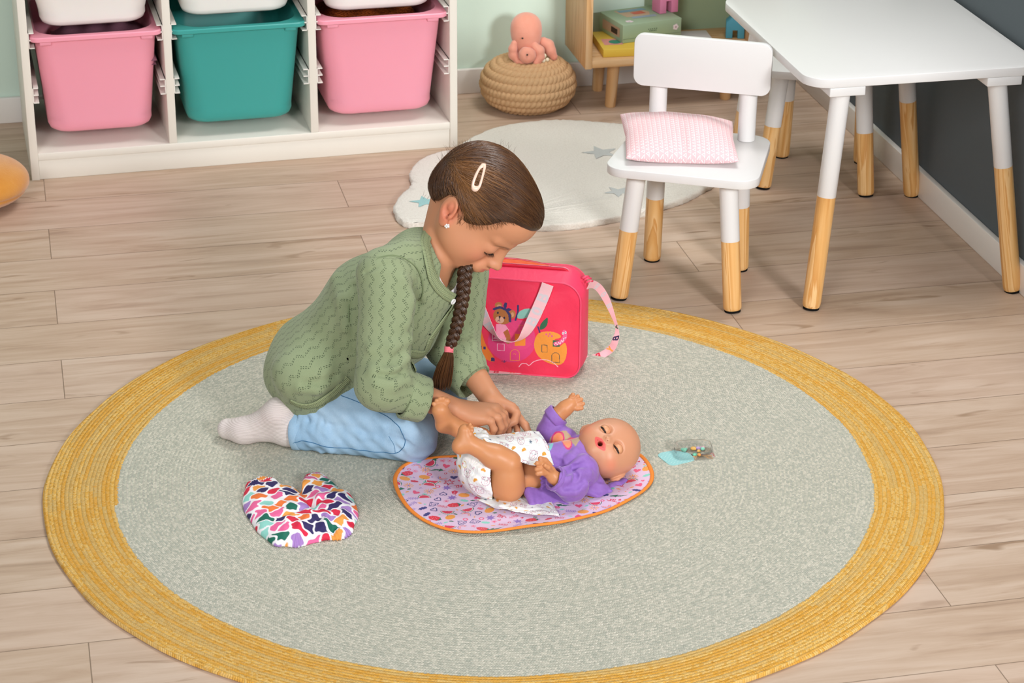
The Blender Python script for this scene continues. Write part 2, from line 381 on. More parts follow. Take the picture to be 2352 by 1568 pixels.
# contents: rust knitted cloth (right tub), dusky cloth (left tub)
def cloth_lump(name, xc, w, d, yc, z0, h, mat, label, cat, seed):
    rs = np.random.RandomState(seed); nx, ny = 60, 60; V = []; F = []
    ph = rs.rand(8)*6
    for j in range(ny):
        for i in range(nx):
            u, v = i/(nx-1)*2-1, j/(ny-1)*2-1
            e = (1-abs(u)**6)*(1-abs(v)**6); z = z0+h*e*(0.62+0.16*math.sin(3.1*u+ph[0]+2*v)+0.12*math.sin(6*v+ph[1]+3*u)+0.08*math.sin(11*u-4*v+ph[2]))
            V.append(cw(xc+u*w/2, yc+v*d/2, z))
    for j in range(ny-1):
        for i in range(nx-1): a = j*nx+i; F.append((a, a+1, a+nx+1, a+nx))
    n = len(V); V += [cw(xc+(-1 if k in (0, 3) else 1)*w/2*0.98, yc+(-1 if k < 2 else 1)*d/2*0.98, z0-0.01) for k in range(4)]
    F.append((n+3, n+2, n+1, n))
    o = mk(name, V, F, mat, M=None); tag(o, label, cat); return o
def knitm(n, c1, c2, s=220):
    t = NT(n, 0.9, 0.1); o = t.obj(); x, y, z = t.sep(o)
    w = t.n('ShaderNodeTexWave', wave_type='BANDS', bands_direction='DIAGONAL'); t._in(w.inputs['Vector'], o); w.inputs['Scale'].default_value = s*0.35; w.inputs['Distortion'].default_value = 5; w.inputs['Detail Scale'].default_value = 3
    t.col(t.ramp(w.outputs[1], (0.1, c2), (0.6, c1))); t.bump(w.outputs[1], 0.9, 0.002); return t.m
cloth_lump('knitted_cloth', 0.8155, 0.25, 0.28, 0.165, 0.262, 0.066, knitm('rust_knit', 'a2501f', '53230b'), 'rust brown knitted cloth folded inside the right pink tub', 'cloth', 3)
cloth_lump('folded_cloth', 0.19, 0.22, 0.28, 0.165, 0.255, 0.055, plain('dusky_cloth', '8d6070', 0.9, 0.1, nz=0.2), 'dusky mauve cloth lying inside the left pink tub', 'cloth', 8)
# ------------------------------------------------------------------ round braided rug
def rug_mat():
    PIT = 0.0068; t = NT('braided_rug', 0.9, 0.12); x, y, z = t.sep(t.obj()); r = t.m_('SQRT', t.m_('ADD', t.m_('MULTIPLY', x, x), t.m_('MULTIPLY', y, y)))
    a = t.m_('ARCTAN2', y, x); wob = t.noise(t.obj(), 5, 2)
    rr = t.m_('ADD', t.m_('ADD', r, t.m_('MULTIPLY', a, PIT/6.28318)), t.m_('MULTIPLY', wob, 0.008))
    k = t.m_('DIVIDE', rr, PIT); ring = t.m_('FLOOR', k); fr = t.m_('FRACT', k)
    c1 = t.m_('ABSOLUTE', t.m_('SUBTRACT', fr, 0.5))
    arc = t.m_('MULTIPLY', t.m_('MULTIPLY', a, ring), PIT/0.0042)
    sk = t.m_('ADD', t.m_('ADD', arc, t.m_('MULTIPLY', c1, 1.3)), t.m_('MULTIPLY', t.white(t.comb(ring, 1.0, 5.0)), 1.0)); st = t.m_('FRACT', sk); stn = t.m_('FLOOR', sk)
    rnd = t.white(t.comb(stn, ring, t.m_('FLOOR', t.m_('MULTIPLY', fr, 2.0)))); rnd2 = t.white(t.comb(ring, t.m_('FLOOR', t.m_('MULTIPLY', arc, 0.02)), 2.0))
    fine = t.noise(t.obj(), 700, 2, 0.7)
    ctr = t.ramp(t.m_('ADD', t.m_('MULTIPLY', rnd, 0.55), t.m_('MULTIPLY', fine, 0.45)), (0.15, 'a9ada1'), (0.4, 'bdbdaf'), (0.6, 'cbc8b9'), (0.82, 'e2dccd'))
    warm = t.noise(t.obj(), 2.3, 2)
    ctr = t.mix(t.m_('MULTIPLY', warm, 0.25), ctr, L4('c4bba4'))
    yel = t.ramp(t.m_('ADD', t.m_('MULTIPLY', rnd, 0.5), t.m_('MULTIPLY', fine, 0.5)), (0.15, 'c9913e'), (0.4, 'e8b355'), (0.62, 'e4bc76'), (0.85, 'f2c569'))
    yel = t.mix(t.m_('MULTIPLY', t.m_('GREATER_THAN', rnd2, 0.62), 0.45), yel, L4('dd9a2e')); yel = t.mix(t.m_('MULTIPLY', t.m_('LESS_THAN', rnd2, 0.25), 0.4), yel, L4('c9ac74'))
    hot = t.ramp(t.noise(t.scl(t.obj(), 1, 1, 1), 22, 3, 0.7), (0.66, 0.0), (0.74, 0.7)); yel = t.mix(t.m_('MULTIPLY', hot, t.m_('GREATER_THAN', rnd, 0.45)), yel, L4('f0a01c'))
    c = t.mix(t.m_('GREATER_THAN', t.m_('ADD', rr, t.m_('MULTIPLY', t.m_('SUBTRACT', rnd, 0.5), 0.003)), 0.6465), ctr, yel)
    inn = t.m_('LESS_THAN', rr, 0.6465); gro = t.m_('MULTIPLY', t.ramp(c1, (0.36, 0.0), (0.5, 0.42)), t.m_('SUBTRACT', 1.0, t.m_('MULTIPLY', inn, 0.35))); c = t.mix(gro, c, t.mix(0.5, c, L4('6b6247')))
    t.col(c); hh = t.m_('SUBTRACT', t.m_('ADD', t.m_('MULTIPLY', t.m_('SINE', t.m_('MULTIPLY', fr, 3.14159)), t.m_('SUBTRACT', 1.0, t.m_('MULTIPLY', inn, 0.7))), t.m_('MULTIPLY', t.m_('SINE', t.m_('MULTIPLY', st, 3.14159)), 0.55)), t.m_('MULTIPLY', fine, 0.6))
    t.bump(hh, 0.75, 0.0022); return t.m
RUGZ = 0.008
def _rug():
    n = 360; rs = np.random.RandomState(5); t = np.arange(n)*2*math.pi/n; wob = 1+0.0012*np.sin(9*t)+0.0010*np.sin(23*t+1)
    prof = [(0.02, 0.0), (0.7600, 0.0), (0.7622, 0.002), (0.7620, 0.005), (0.7600, 0.0075), (0.757, 0.008), (0.7530, 0.0072), (0.75, RUGZ), (0.7, RUGZ), (0.64, RUGZ), (0.4, RUGZ), (0.2, RUGZ), (0.02, RUGZ)]
    V, F = rings([np.c_[r*wob*np.cos(t), r*wob*np.sin(t)*(0.975), np.full(n, z)] for r, z in prof])
    return tag(mk('rug', V, F, rug_mat(), M=Matrix.Identity(4), sharp=50), 'round braided rug with pale grey-green centre and mustard yellow border', 'rug')
_rug()
# ------------------------------------------------------------------ cloud-shaped pale rug
def _cloud():
    px = [(905, 474), (919, 449), (938, 432), (946, 420), (941, 398), (957, 373), (994, 353), (1040, 343), (1060, 330), (1089, 313), (1152, 289), (1246, 276), (1309, 275), (1372, 279), (1430, 284), (1500, 288), (1570, 297), (1632, 314), (1668, 338), (1682, 366), (1668, 396), (1640, 420), (1608, 438), (1576, 455), (1529, 471), (1466, 490), (1372, 508), (1309, 517), (1243, 520), (1170, 518), (1100, 512), (1050, 505), (1000, 508), (955, 514), (928, 510), (912, 497)]
    P = np.array([G(u, v, 0.012)[:2] for u, v in px]); P = spline(P, 300, True); c = A(0.25, 1.12); rs = np.random.RandomState(2)
    nr = []
    for f, z in ((0.995, 0.0), (1.0, 0.004), (1.0, 0.009), (0.994, 0.013), (0.98, 0.0145), (0.9, 0.015), (0.75, 0.015), (0.55, 0.015), (0.35, 0.015), (0.15, 0.015), (0.02, 0.015)):
        q = c+(P-c)*f
        if f > 0.97: q = q+rs.normal(0, 0.0012, q.shape)
        nr.append(np.c_[q, np.full(len(q), z)+(rs.normal(0, 0.0006, len(q)) if z > 0.008 else 0)])
    V, F = rings(nr)
    t = NT('pale_pile', 0.95, 0.05); f = t.noise(t.obj(), 260, 3, 0.7); f2 = t.noise(t.obj(), 7, 3); c0 = t.ramp(f, (0.25, 'd3ccc0'), (0.7, 'e9e4da'))
    t.col(t.mix(t.m_('MULTIPLY', f2, 0.3), c0, L4('ddd6ca'))); t.bump(t.m_('ADD', f, t.m_('MULTIPLY', f2, 0.5)), 0.6, 0.003); t.set('Sheen Weight', 0.3)
    o = tag(mk('fluffy_rug', V, F, t.m, M=Matrix.Identity(4)), 'off-white cloud-shaped pile rug with small grey and blue stars', 'rug')
    def star(u, v, s, rot, c, pts=starp(5, 0.42), sx=1.0):
        p0 = G(u, v, 0.0155); q = xf(np.array(pts)*(sx, 1), p0[0], p0[1], s, rot); n = len(q); ctr = len(q)
        mk('star_motif', [(x, y, 0.0158) for x, y in q]+[(p0[0], p0[1], 0.0162)], [(i, (i+1) % n, ctr) for i in range(n)], plain('motif_'+c, c, 0.95, 0.05, nz=0.15), o)
    star(976, 463, 0.036, 20, '9cc4c4'); star(1380, 350, 0.046, 25, 'b9bbb8', sx=1.0); star(1420, 440, 0.035, 40, 'bcbfbd')
    star(1500, 330, 0.045, 60, 'b5b8b4')
_cloud()
# ------------------------------------------------------------------ children's table and chairs
def leg(parent, foot, top, r=0.0185, split=0.55, felt=True, sm=None):
    a, b = A(*foot), A(*top); d = nrm(b-a); L = np.linalg.norm(b-a); s = split
    o = cyl('leg', a+d*0.004, b, r, r, None, parent, 32, prof=[(0, r*0.86), (0.012, r*0.97), (0.03, r), (s, r), (s+0.0005, r*1.01), (1, r*1.02)], mats=[mPine, mWhite], seg_m=[0, 0, 0, 1, 1])
    if felt: cyl('felt_pad', a, a+d*0.0045, r*0.9, r*0.9, mFelt, o, 24, prof=[(0, r*0.88), (1, r*0.88)])
    return o
tb = empty('play_table', (0.9665, 0.83, 0), 'white rectangular play table with half-dipped pine legs by the dark wall', 'table')
TZ = 0.48
V, F = prism(rrect(0.483, 0.575, 0.05, 10)+(0.9665, 0.8285), TZ-0.018, TZ); bevel(mk('tabletop', V, F, mWhite, tb, smooth=False), 0.0012, 2, 50)
for sx in (-1, 1):
    for sy in (-1, 1):
        fx, fy = 0.9775+sx*0.2155, 0.8235+sy*0.2745; tx, ty = 0.965+sx*0.161, 0.8235+sy*0.2465
        leg(tb, (fx, fy, 0), (tx, ty, TZ-0.036), 0.0185, 0.52 if sx < 0 or sy > 0 else 0.60)
        box('corner_block', (tx-0.036, ty-0.036, TZ-0.036), (tx+0.036, ty+0.036, TZ-0.0182), mWhite, tb, 0.0015)
def chair(c, ang, label, back=True):
    t = empty('kids_chair', (c[0], c[1], 0), label, 'chair', 'white chairs with dipped pine legs', rz=ang); Mw = PM[t]
    w = lambda p: np.array(Mw @ Vector(p))
    SZ = 0.285
    P = np.array([(q[0]*(1.0+0.05*(-q[1]/0.13)), q[1]) for q in rrect(0.292, 0.272, 0.042, 8)])+(0.002, 0.004); V, F = prism(P, SZ-0.018, SZ)
    bevel(mk('seat', [w(v) for v in V], F, mWhite, t, smooth=False), 0.0014, 2, 50)
    P = rrect(0.225, 0.20, 0.012, 3)+(0, 0.008); V, F = prism(P, SZ-0.029, SZ-0.0182); bevel(mk('seat_frame', [w(v) for v in V], F, mWhite, t, smooth=False), 0.001, 1)
    for sx in (-1, 1):
        leg(t, w((sx*0.116, -0.107, 0)), w((sx*0.092, -0.083, SZ-0.029)), 0.0185, 0.56)
        leg(t, w((sx*0.093, 0.108, 0)), w((sx*0.086, 0.092, SZ-0.029)), 0.0185, 0.56)
        cyl('back_post', w((sx*0.092, 0.108, SZ)), w((sx*0.092, 0.112, 0.42)), 0.0178, 0.0178, mWhite, t, 32, prof=[(0, 0.0178), (1, 0.0178)])
    P = rrect(0.278, 0.108, 0.02, 8); V, F = prism(P, 0, 0.012)
    bevel(mk('backrest', [w((v[0], 0.0936-v[2]-0.0005+0.001*0, 0.442+v[1])) for v in V], [f[::-1] for f in F], mWhite, t, smooth=False), 0.0012, 2, 50)
    return t
CH1 = (0.551, 0.716)
ch1 = chair(CH1, math.radians(-27.6), 'white chair with half-dipped pine legs, pink cushion on its seat')
ch2 = chair((1.028, 1.262), math.radians(-23.7), 'second white chair tucked in behind the play table')
# ================================================================== smooth solids: signed distances blended and meshed
class Sdf:
    """ordered list of primitives; each (kind, data, op, k). World or local coordinates as given."""
    def __init__(s): s.p = []; s.warp = None
    def cap(s, a, b, ra, rb=None, k=0.01, op='u', fl=None):
        """round cone; fl=(axis vector, factor) squeezes the section along an axis"""
        s.p.append(('c', (A(*a), A(*b), ra, ra if rb is None else rb, fl), op, k)); return s
    def ell(s, c, r, R=None, k=0.01, op='u'):
        s.p.append(('e', (A(*c), A(*r) if not np.isscalar(r) else A(r, r, r), None if R is None else np.array(R, float)), op, k)); return s
    def chain(s, P, r, k=0.01, op='u'):
        r = np.broadcast_to(r, (len(P),))
        for i in range(len(P)-1): s.cap(P[i], P[i+1], r[i], r[i+1], k, op)
        return s
    def plane(s, c, n, k=0.0, op='i'): s.p.append(('p', (A(*c), nrm(n)), op, k)); return s
    def _d(s, kind, D, P):
        if kind == 'c':
            a, b, ra, rb, fl = D; Q = P
            if fl is not None:
                ax, f = fl; ax = nrm(ax); h = (P-a)@ax; Q = P+np.outer(h*(1/f-1), ax)
            d = b-a; dd = max(d@d, 1e-12); t = np.clip(((Q-a)@d)/dd, 0, 1)
            r = np.linalg.norm(Q-a-t[:, None]*d, axis=1)-(ra+(rb-ra)*t)
            return r*(fl[1] if fl is not None and fl[1] < 1 else 1)
        if kind == 'e':
            c, r, R = D; q = P-c
            if R is not None: q = q@R                       # columns of R are the ellipsoid's axes
            k0 = np.linalg.norm(q/r, axis=1); k1 = np.linalg.norm(q/(r*r), axis=1); return np.where(k1 > 1e-9, k0*(k0-1.0)/np.maximum(k1, 1e-9), -r.min())
        if kind == 'f': return D(P)
        c, n = D; return (P-c)@n
    def __call__(s, P, idx=None):
        d = np.full(len(P), 1.0)
        for i in (idx if idx is not None else range(len(s.p))):
            kind, D, op, k = s.p[i]; e = s._d(kind, D, P)
            if op == 'u':
                if k > 0: h = np.maximum(k-np.abs(d-e), 0)/k; d = np.minimum(d, e)-h*h*k*0.25
                else: d = np.minimum(d, e)
            else:
                if op == 's': e = -e
                if k > 0: h = np.maximum(k-np.abs(d-e), 0)/k; d = np.maximum(d, e)+h*h*k*0.25
                else: d = np.maximum(d, e)
        if s.warp is not None: d = d+s.warp(P)
        return d
    def bounds(s):
        lo, hi = [], []
        for kind, D, op, k in s.p:
            if op != 'u': continue
            if kind == 'c': r = max(D[2], D[3])*1.2; lo.append(np.minimum(D[0], D[1])-r); hi.append(np.maximum(D[0], D[1])+r)
            if kind == 'e': r = D[1].max()*1.05; lo.append(D[0]-r); hi.append(D[0]+r)
        return np.min(lo, 0)-0.02, np.max(hi, 0)+0.02
    def mesh(s, h=0.002, B=8):
        lo, hi = s.bounds(); w = h*B; n = np.ceil((hi-lo)/w).astype(int)+1
        I = np.stack(np.meshgrid(*[np.arange(k) for k in n], indexing='ij'), -1).reshape(-1, 3); ctr = lo+(I+0.5)*w
        per = np.array([s._d(k, D, ctr) for k, D, op, kk in s.p]); tot = s(ctr)
        half = w*0.87+0.004; act = np.abs(tot) < half*1.35+0.004; I = I[act]; per = per[:, act]; tot = tot[act]
        kk = np.array([p[3] for p in s.p]); ops = [p[2] for p in s.p]; g = np.arange(B+1)
        L = np.stack(np.meshgrid(g, g, g, indexing='ij'), -1).reshape(-1, 3)
        keys = []; VV = []; sgn = []
        C = [(0, 0, 0), (1, 0, 0), (0, 1, 0), (1, 1, 0), (0, 0, 1), (1, 0, 1), (0, 1, 1), (1, 1, 1)]
        E = [(0, 1), (2, 3), (4, 5), (6, 7), (0, 2), (1, 3), (4, 6), (5, 7), (0, 4), (1, 5), (2, 6), (3, 7)]
        Cn = np.array(C, float)
        for b in range(len(I)):
            dmin = per[:, b].min(); idx = [i for i in range(len(ops)) if (per[i, b] < max(tot[b], dmin)+2*half+kk[i] if ops[i] == 'u' else (per[i, b] < 2*half+kk[i]+abs(tot[b]) if ops[i] == 's' else True))]
            P = lo+(I[b]*B+L)*h; D = s(P, idx).reshape(B+1, B+1, B+1)
            if D.min() > 0 or D.max() < 0: continue
            c8 = np.stack([D[x:B+x, y:B+y, z:B+z] for x, y, z in C], -1); ng = (c8 < 0).sum(-1); m = (ng > 0) & (ng < 8)
            if not m.any(): continue
            c = c8[m]; cell = np.argwhere(m)+I[b]*B; acc = np.zeros((len(c), 3)); cnt = np.zeros(len(c))
            for i, j in E:
                x = (c[:, i] < 0) != (c[:, j] < 0); t = np.where(x, c[:, i]/np.where(x, c[:, i]-c[:, j], 1), 0)
                acc += np.where(x[:, None], Cn[i]+t[:, None]*(Cn[j]-Cn[i]), 0); cnt += x
            keys.append(cell); VV.append(lo+(cell+acc/cnt[:, None])*h); sgn.append(np.stack([c[:, 0] < 0, c[:, 1] < 0, c[:, 2] < 0, c[:, 4] < 0], -1))
        K = np.concatenate(keys); V = np.concatenate(VV); S = np.concatenate(sgn)
        N = (n*B+4).astype(np.int64); kf = lambda c: (c[:, 0]*N[1]+c[:, 1])*N[2]+c[:, 2]; key = kf(K.astype(np.int64)); o = np.argsort(key); key = key[o]; V = V[o]; S = S[o]; K = K[o].astype(np.int64)
        F = []
        for ax in range(3):
            u, v = [(1, 2), (2, 0), (0, 1)][ax]; m = S[:, 0] != S[:, ax+1]; q = K[m]; q0 = np.nonzero(m)[0]; ids = [q0]; ok = np.ones(len(q), bool)
            for du, dv in ((-1, 0), (-1, -1), (0, -1)):
                c = q.copy(); c[:, u] += du; c[:, v] += dv; kq = kf(c); j = np.minimum(np.searchsorted(key, kq), len(key)-1); ok &= key[j] == kq; ids.append(j)
            f = np.stack(ids, -1)[ok]; fl = S[q0[ok], 0]; f[fl] = f[fl][:, ::-1]; F.append(f)
        F = np.concatenate(F)[:, ::-1]
        # pull the vertices onto the surface
        for _ in range(2):
            e = h*0.25; d = s(V); g = np.stack([s(V+np.eye(3)[i]*e)-d for i in range(3)], -1)/e; gg = (g*g).sum(1); V = V-g*(np.clip(d/np.maximum(gg, 0.3), -h, h))[:, None]
        return V, F
def smoothv(V, F, it=1, w=0.5):
    n = len(V); a = np.concatenate([F[:, 0], F[:, 1], F[:, 2], F[:, 3]]); b = np.concatenate([F[:, 1], F[:, 2], F[:, 3], F[:, 0]]); cnt = np.bincount(a, minlength=n)+np.bincount(b, minlength=n)
    for _ in range(it):
        S = np.stack([np.bincount(a, V[b, i], n)+np.bincount(b, V[a, i], n) for i in range(3)], -1); V = V+w*(S/np.maximum(cnt, 1)[:, None]-V)
    return V
def vnormals(V, F):
    n = np.cross(V[F[:, 2]]-V[F[:, 0]], V[F[:, 3]]-V[F[:, 1]]); N = np.zeros_like(V)
    for i in range(4): np.add.at(N, F[:, i], n)
    return N/np.maximum(np.linalg.norm(N, axis=1), 1e-12)[:, None]
def basis(x=None, y=None, z=None):
    """columns = axes; give two, the third is derived (right-handed), the first given is kept exactly"""
    if y is not None and z is not None: y = nrm(y); x = nrm(np.cross(y, z)); z = np.cross(x, y)
    elif x is not None and z is not None: z = nrm(z); y = nrm(np.cross(z, x)); x = np.cross(y, z)
    else: x = nrm(x); z = nrm(np.cross(x, y)); y = np.cross(z, x)
    return np.stack([x, y, z], -1)
def sm(a, b, x): t = np.clip((x-a)/(b-a), 0, 1); return t*t*(3-2*t)
# ================================================================== the girl
def hit(sdf, u, v, t0=3.0, t1=6.5, back=0.0):
    """the point of a solid that shows at a place of the photograph"""
    d = _ray(u, v); d = d/np.linalg.norm(d); t = t0
    for _ in range(160):
        e = float(sdf((CAM_O+d*t)[None])[0]); 
        if e < 1e-4: break
        t += max(e*0.7, 2e-4)
        if t > t1: return None
    return CAM_O+d*(t+back)
def hits(S, px, **k): return np.array([p for p in (hit(S, u, v, **k) for u, v in px) if p is not None])
def icols(M): return np.stack([M[0][j]*AR+M[1][j]*AU-M[2][j]*AF for j in range(3)], -1)
HM = icols([[-.377, .57, .73], [-.204, -.82, .534], [.903, .053, .426]]); HO = PY(1100, 471, .13)
h = lambda *p: HO+HM@A(*p)
MS = PY(1003, 588, .13); PC = PY(738, 852, .215)
TU = nrm(MS-PC+A(0, 0, .02)); TF = A(.707, -.707, 0); TF = nrm(TF-TU*(TF@TU)); TR = np.cross(TF, TU)
tt = lambda r, f, u: MS+TR*r+TF*f+TU*u
NS = tt(.108, .0, -.036); FS = tt(-.112, .012, -.036)
NE = PY(880, 880, .0); NW = PY(1058, 944, .0); FE = PY(1041, 790, .17); FW = PY(1126, 914, .075)
NHIP = PY(752, 905, .16); FHIP = NHIP+A(.04, .14, 0.0); KN = G(947, 1002, .052); AN = G(664, 985, .040)
FK = PY(1015, 905, .20); FK[2] = .05; FA = AN+A(.13, .19, .0)
def skinmat():
    t = NT('skin', 0.48, 0.35); c = t.attr('Col'); n1 = t.noise(t.obj(), 60, 3); n2 = t.noise(t.obj(), 1400, 2)
    t.col(t.mix(t.m_('MULTIPLY', n1, 0.14), c, L4('c98660'))); t.bump(n2, 0.10, 0.0006)
    t.set('Subsurface Weight', 0.12); t.set('Subsurface Scale', 0.012); t.b.inputs['Subsurface Radius'].default_value = (1.0, 0.35, 0.2); return t.m
def rot3(ax, deg):
    return np.array(Matrix.Rotation(math.radians(deg), 3, Vector(ax)))
def head_sdf(S):
    e = lambda c, r, k=.01, op='u', R=None: S.ell(h(*c), r, HM if R is None else HM@R, k, op)
    c = lambda a, b, ra, rb, k=.006, op='u': S.cap(h(*a), h(*b), ra, rb, k, op)
    e((0, -.007, .020), (.0700, .084, .073), 0)
    e((0, .034, .038), (.060, .063, .053), .02)                    # forehead
    e((0, .020, -.030), (.054, .056, .060), .03)                   # face
    e((0, .052, -.070), (.026, .026, .022), .025)                  # chin
    for s in (-1, 1):
        e((s*.033, .044, -.038), (.026, .030, .028), .02)          # cheeks
        c((s*.050, .000, -.040), (s*.024, .045, -.076), .015, .015, .03)   # jaw
        e((s*.036, .018, -.055), (.020, .034, .024), .02)
        e((s*.032, .090, -.010), (.0135, .010, .0085), .010, 's')   # eye socket
        c((s*.010, .0845, .006), (s*.040, .070, .008), .0050, .0040, .014) # brow ridge
        e((s*.030, .0685, -.0130), (.0145, .0140, .0120), .007)    # closed lid
        c((s*.0185, .0800, -.0205), (s*.041, .0715, -.0205), .0016, .0012, .002)  # lid margin
    c((0, .081, .000), (0, .0955, -.032), .0065, .0072, .012)      # nose
    c((0, .074, -.004), (0, .083, -.036), .0095, .0125, .012)
    e((0, .0995, -.0365), (.0092, .0090, .0078), .006)
    for s in (-1, 1):
        e((s*.0085, .0935, -.0395), (.0058, .0068, .0056), .005); e((s*.0045, .0965, -.0455), (.0024, .003, .0022), .002, 's')
    e((0, .083, -.060), (.022, .010, .015), .012)                   # muzzle
    c((-.011, .0880, -.0555), (0, .0925, -.0535), .0034, .0042, .004); c((.011, .0880, -.0555), (0, .0925, -.0535), .0034, .0042, .004)
    c((-.010, .0865, -.0625), (.010, .0865, -.0625), .0044, .0044, .004); e((0, .0895, -.0635), (.007, .0045, .0040), .004)
    c((-.015, .0865, -.0585), (.015, .0865, -.0585), .0009, .0009, .002, 's'); c((0, .0945, -.0583), (0, .085, -.0583), .0012, .0012, .003, 's')
    # ears
    for s in (-1, 1):
        RE = np.array(Matrix.Rotation(math.radians(16), 3, 'X') @ Matrix.Rotation(math.radians(-s*18), 3, 'Z'))
        q = lambda x, y, z: tuple(A(s*.0705, -.014, -.018)+RE@A(s*x, y, z))
        e(q(.003, -.002, .003), (.0050, .0165, .0235), .004, 'u', RE); e(q(.001, .001, -.020), (.0048, .0095, .0105), .005, 'u', RE)
        e(q(.0080, .001, .004), (.0052, .0105, .0165), .002, 's', RE)
        e(q(.0035, -.001, .009), (.0034, .0055, .0075), .004, 'u', RE)
        e(q(.0060, .0045, -.0065), (.0052, .0055, .0065), .002, 's', RE); e(q(.0040, .0095, -.006), (.003, .0028, .0045), .003, 'u', RE)
def finger(S, P, r0, r1, k=.0035):
    P = np.array(P); n = len(P); r = np.linspace(r0, r1, n)
    for i in range(n-1): S.cap(P[i], P[i+1], r[i], r[i+1], k if i == 0 else .0012)
    for i in range(1, n-1): S.ell(P[i], r[i]*1.06, None, .002)
Y = PY
def hands(S):
    ky = [(1108, 962, -.022), (1122, 951, -.012), (1134, 944, -.001), (1139, 938, .010)]
    for i, k in enumerate(ky): S.cap(NW+A(0, (i-1.5)*.007, 0), Y(*k), .0135, .0098, .009)
    S.ell(Y(1092, 962, -.016), (.020, .013, .011), None, .01)
    fn = [[ky[0], (1127, 967, -.026), (1134, 985, -.027), (1128, 1002, -.024)], [ky[1], (1143, 960, -.014), (1150, 981, -.014), (1143, 1000, -.012)],
          [ky[2], (1153, 957, -.001), (1158, 976, -.001), (1152, 995, .0)], [ky[3], (1157, 951, .012), (1163, 968, .012), (1157, 984, .010)]]
    for f, r in zip(fn, (.0072, .0078, .0078, .0076)): finger(S, [Y(*p) for p in f], r, r*.80)
    finger(S, [Y(1085, 940, .018), Y(1120, 962, .022), Y(1146, 982, .012)], .0095, .0070)
    kf = [(1174, 936, .050), (1180, 942, .062), (1178, 950, .074), (1170, 956, .083)]
    for i, k in enumerate(kf): S.cap(FW+A(0, (i-1.5)*.008, 0), Y(*k), .0135, .0100, .009)
    ff = [[kf[0], (1186, 950, .040), (1181, 967, .030), (1160, 978, .024)], [kf[1], (1193, 962, .052), (1206, 976, .042), (1213, 990, .034)],
          [kf[2], (1186, 972, .060), (1188, 988, .048)], [kf[3], (1172, 978, .068), (1168, 992, .055)]]
    for f, r in zip(ff, (.0080, .0078, .0074, .0066)): finger(S, [Y(*p) for p in f], r, r*.80)
    finger(S, [Y(1138, 930, .055), Y(1150, 950, .036), Y(1151, 968, .026)], .0100, .0072)
body = Sdf(); head_sdf(body)
body.cap(h(0, -.040, -.030), tt(0, -.002, .008), .0355, .0355, .006)                   # neck
body.cap(tt(-.060, 0, -.030), tt(.060, 0, -.030), .028, .028, .03); body.cap(tt(0, .0, -.07), PC, .060, .070, .03)
body.ell(PC, (.08, .11, .075), None, .03)
body.cap(NS, NE, .030, .029, .02); body.cap(NE, NW, .027, .0185, .01); body.cap(FS, FE, .030, .029, .02); body.cap(FE, FW, .027, .0185, .01)
hands(body)
body.cap(NHIP, KN, .052, .040, .02); body.cap(KN, AN, .034, .022, .01); body.cap(FHIP, FK, .052, .040, .02); body.cap(FK, FA, .034, .022, .01)
FT = [Y(523, 973, .205), Y(560, 978, .185), Y(640, 948, .155)]; FT[0][2] = .026; FT[1][2] = .03
foot = lambda S, d, g: (S.cap(AN+d, FT[2]+d, .023+g, .024+g, .02), S.cap(AN+d, FT[1]+d, .022+g, .016+g, .02), S.cap(FT[2]+d, FT[1]+d, .020+g, .017+g, .015), S.cap(FT[1]+d, FT[0]+d, .018+g, .0165+g, .015))
FD = A(.13, .19, 0)
foot(body, A(0, 0, 0), -.001); foot(body, FD, -.001)
girl = None
V, F = body.mesh(.0021); V = smoothv(V, F, 1, .3)
L = (V-HO)@HM
def facecol(L):
    base = np.repeat(lin('c68a66')[None], len(L), 0)
    def blend(m, c): 
        nonlocal base; base = base*(1-m[:, None])+lin(c)*m[:, None]
    for s in (-1, 1):
        d = np.linalg.norm((L-A(s*.036, .066, -.038))/(.022, .03, .018), axis=1); blend(.45*np.exp(-d*d), 'e0806a')
        d = np.linalg.norm((L-A(s*.030, .082, -.008))/(.016, .02, .012), axis=1); blend(.35*np.exp(-d*d), 'c98468')
        d = np.linalg.norm((L-A(s*.074, -.01, -.02))/(.010, .02, .028), axis=1); blend(.6*sm(1.3, .5, d), 'd4715a')
    d = np.linalg.norm((L-A(0, .100, -.038))/(.011, .012, .009), axis=1); blend(.3*np.exp(-d*d), 'dd8a6e')
    lip = sm(.0175, .013, np.abs(L[:, 0]))*sm(.080, .086, L[:, 1])*sm(.0072, .0050, np.abs(L[:, 2]+.0590-.0008)*(1+np.abs(L[:, 0])/.016*.6)); blend(.75*lip, 'c8695c')
    t = (np.abs(L[:, 0])-.010)/.030; zc = .0040+.0038*np.sin(np.clip(t, 0, 1)*2.5)-.006*np.clip(t, 0, 1.2)**2; bw = sm(-.06, .10, t)*sm(1.2, .80, t)*sm(.0032, .0012, np.abs(L[:, 2]-zc+.001))*sm(.045, .055, L[:, 1]); blend(.72*bw, '6a4329')
    return base
col = facecol(L)
# pinker knuckles and fingertips
gb = mk('person', V, F, skinmat(), M=Matrix.Translation(Vector(V.min(0)*0+A(-.2, .15, 0))) if False else None, col=col)
girl = tag(gb, 'girl in sage green cardigan and light jeans kneeling over a doll', 'person')
seamm = plain('denim_stitch', '3f6f95', .8, .1)
def seam(px, r=.0007, S=None, parent=None, mat=None, nm='seam'):
    P = [hit(S, u, v) for u, v in px]; P = [p for p in P if p is not None]
    P = spline(P, len(P)*8); P, _ = snap(S, P, r*.2, 3); V, F = tube(P, r, 5); mk(nm, V, F, mat or seamm, parent)
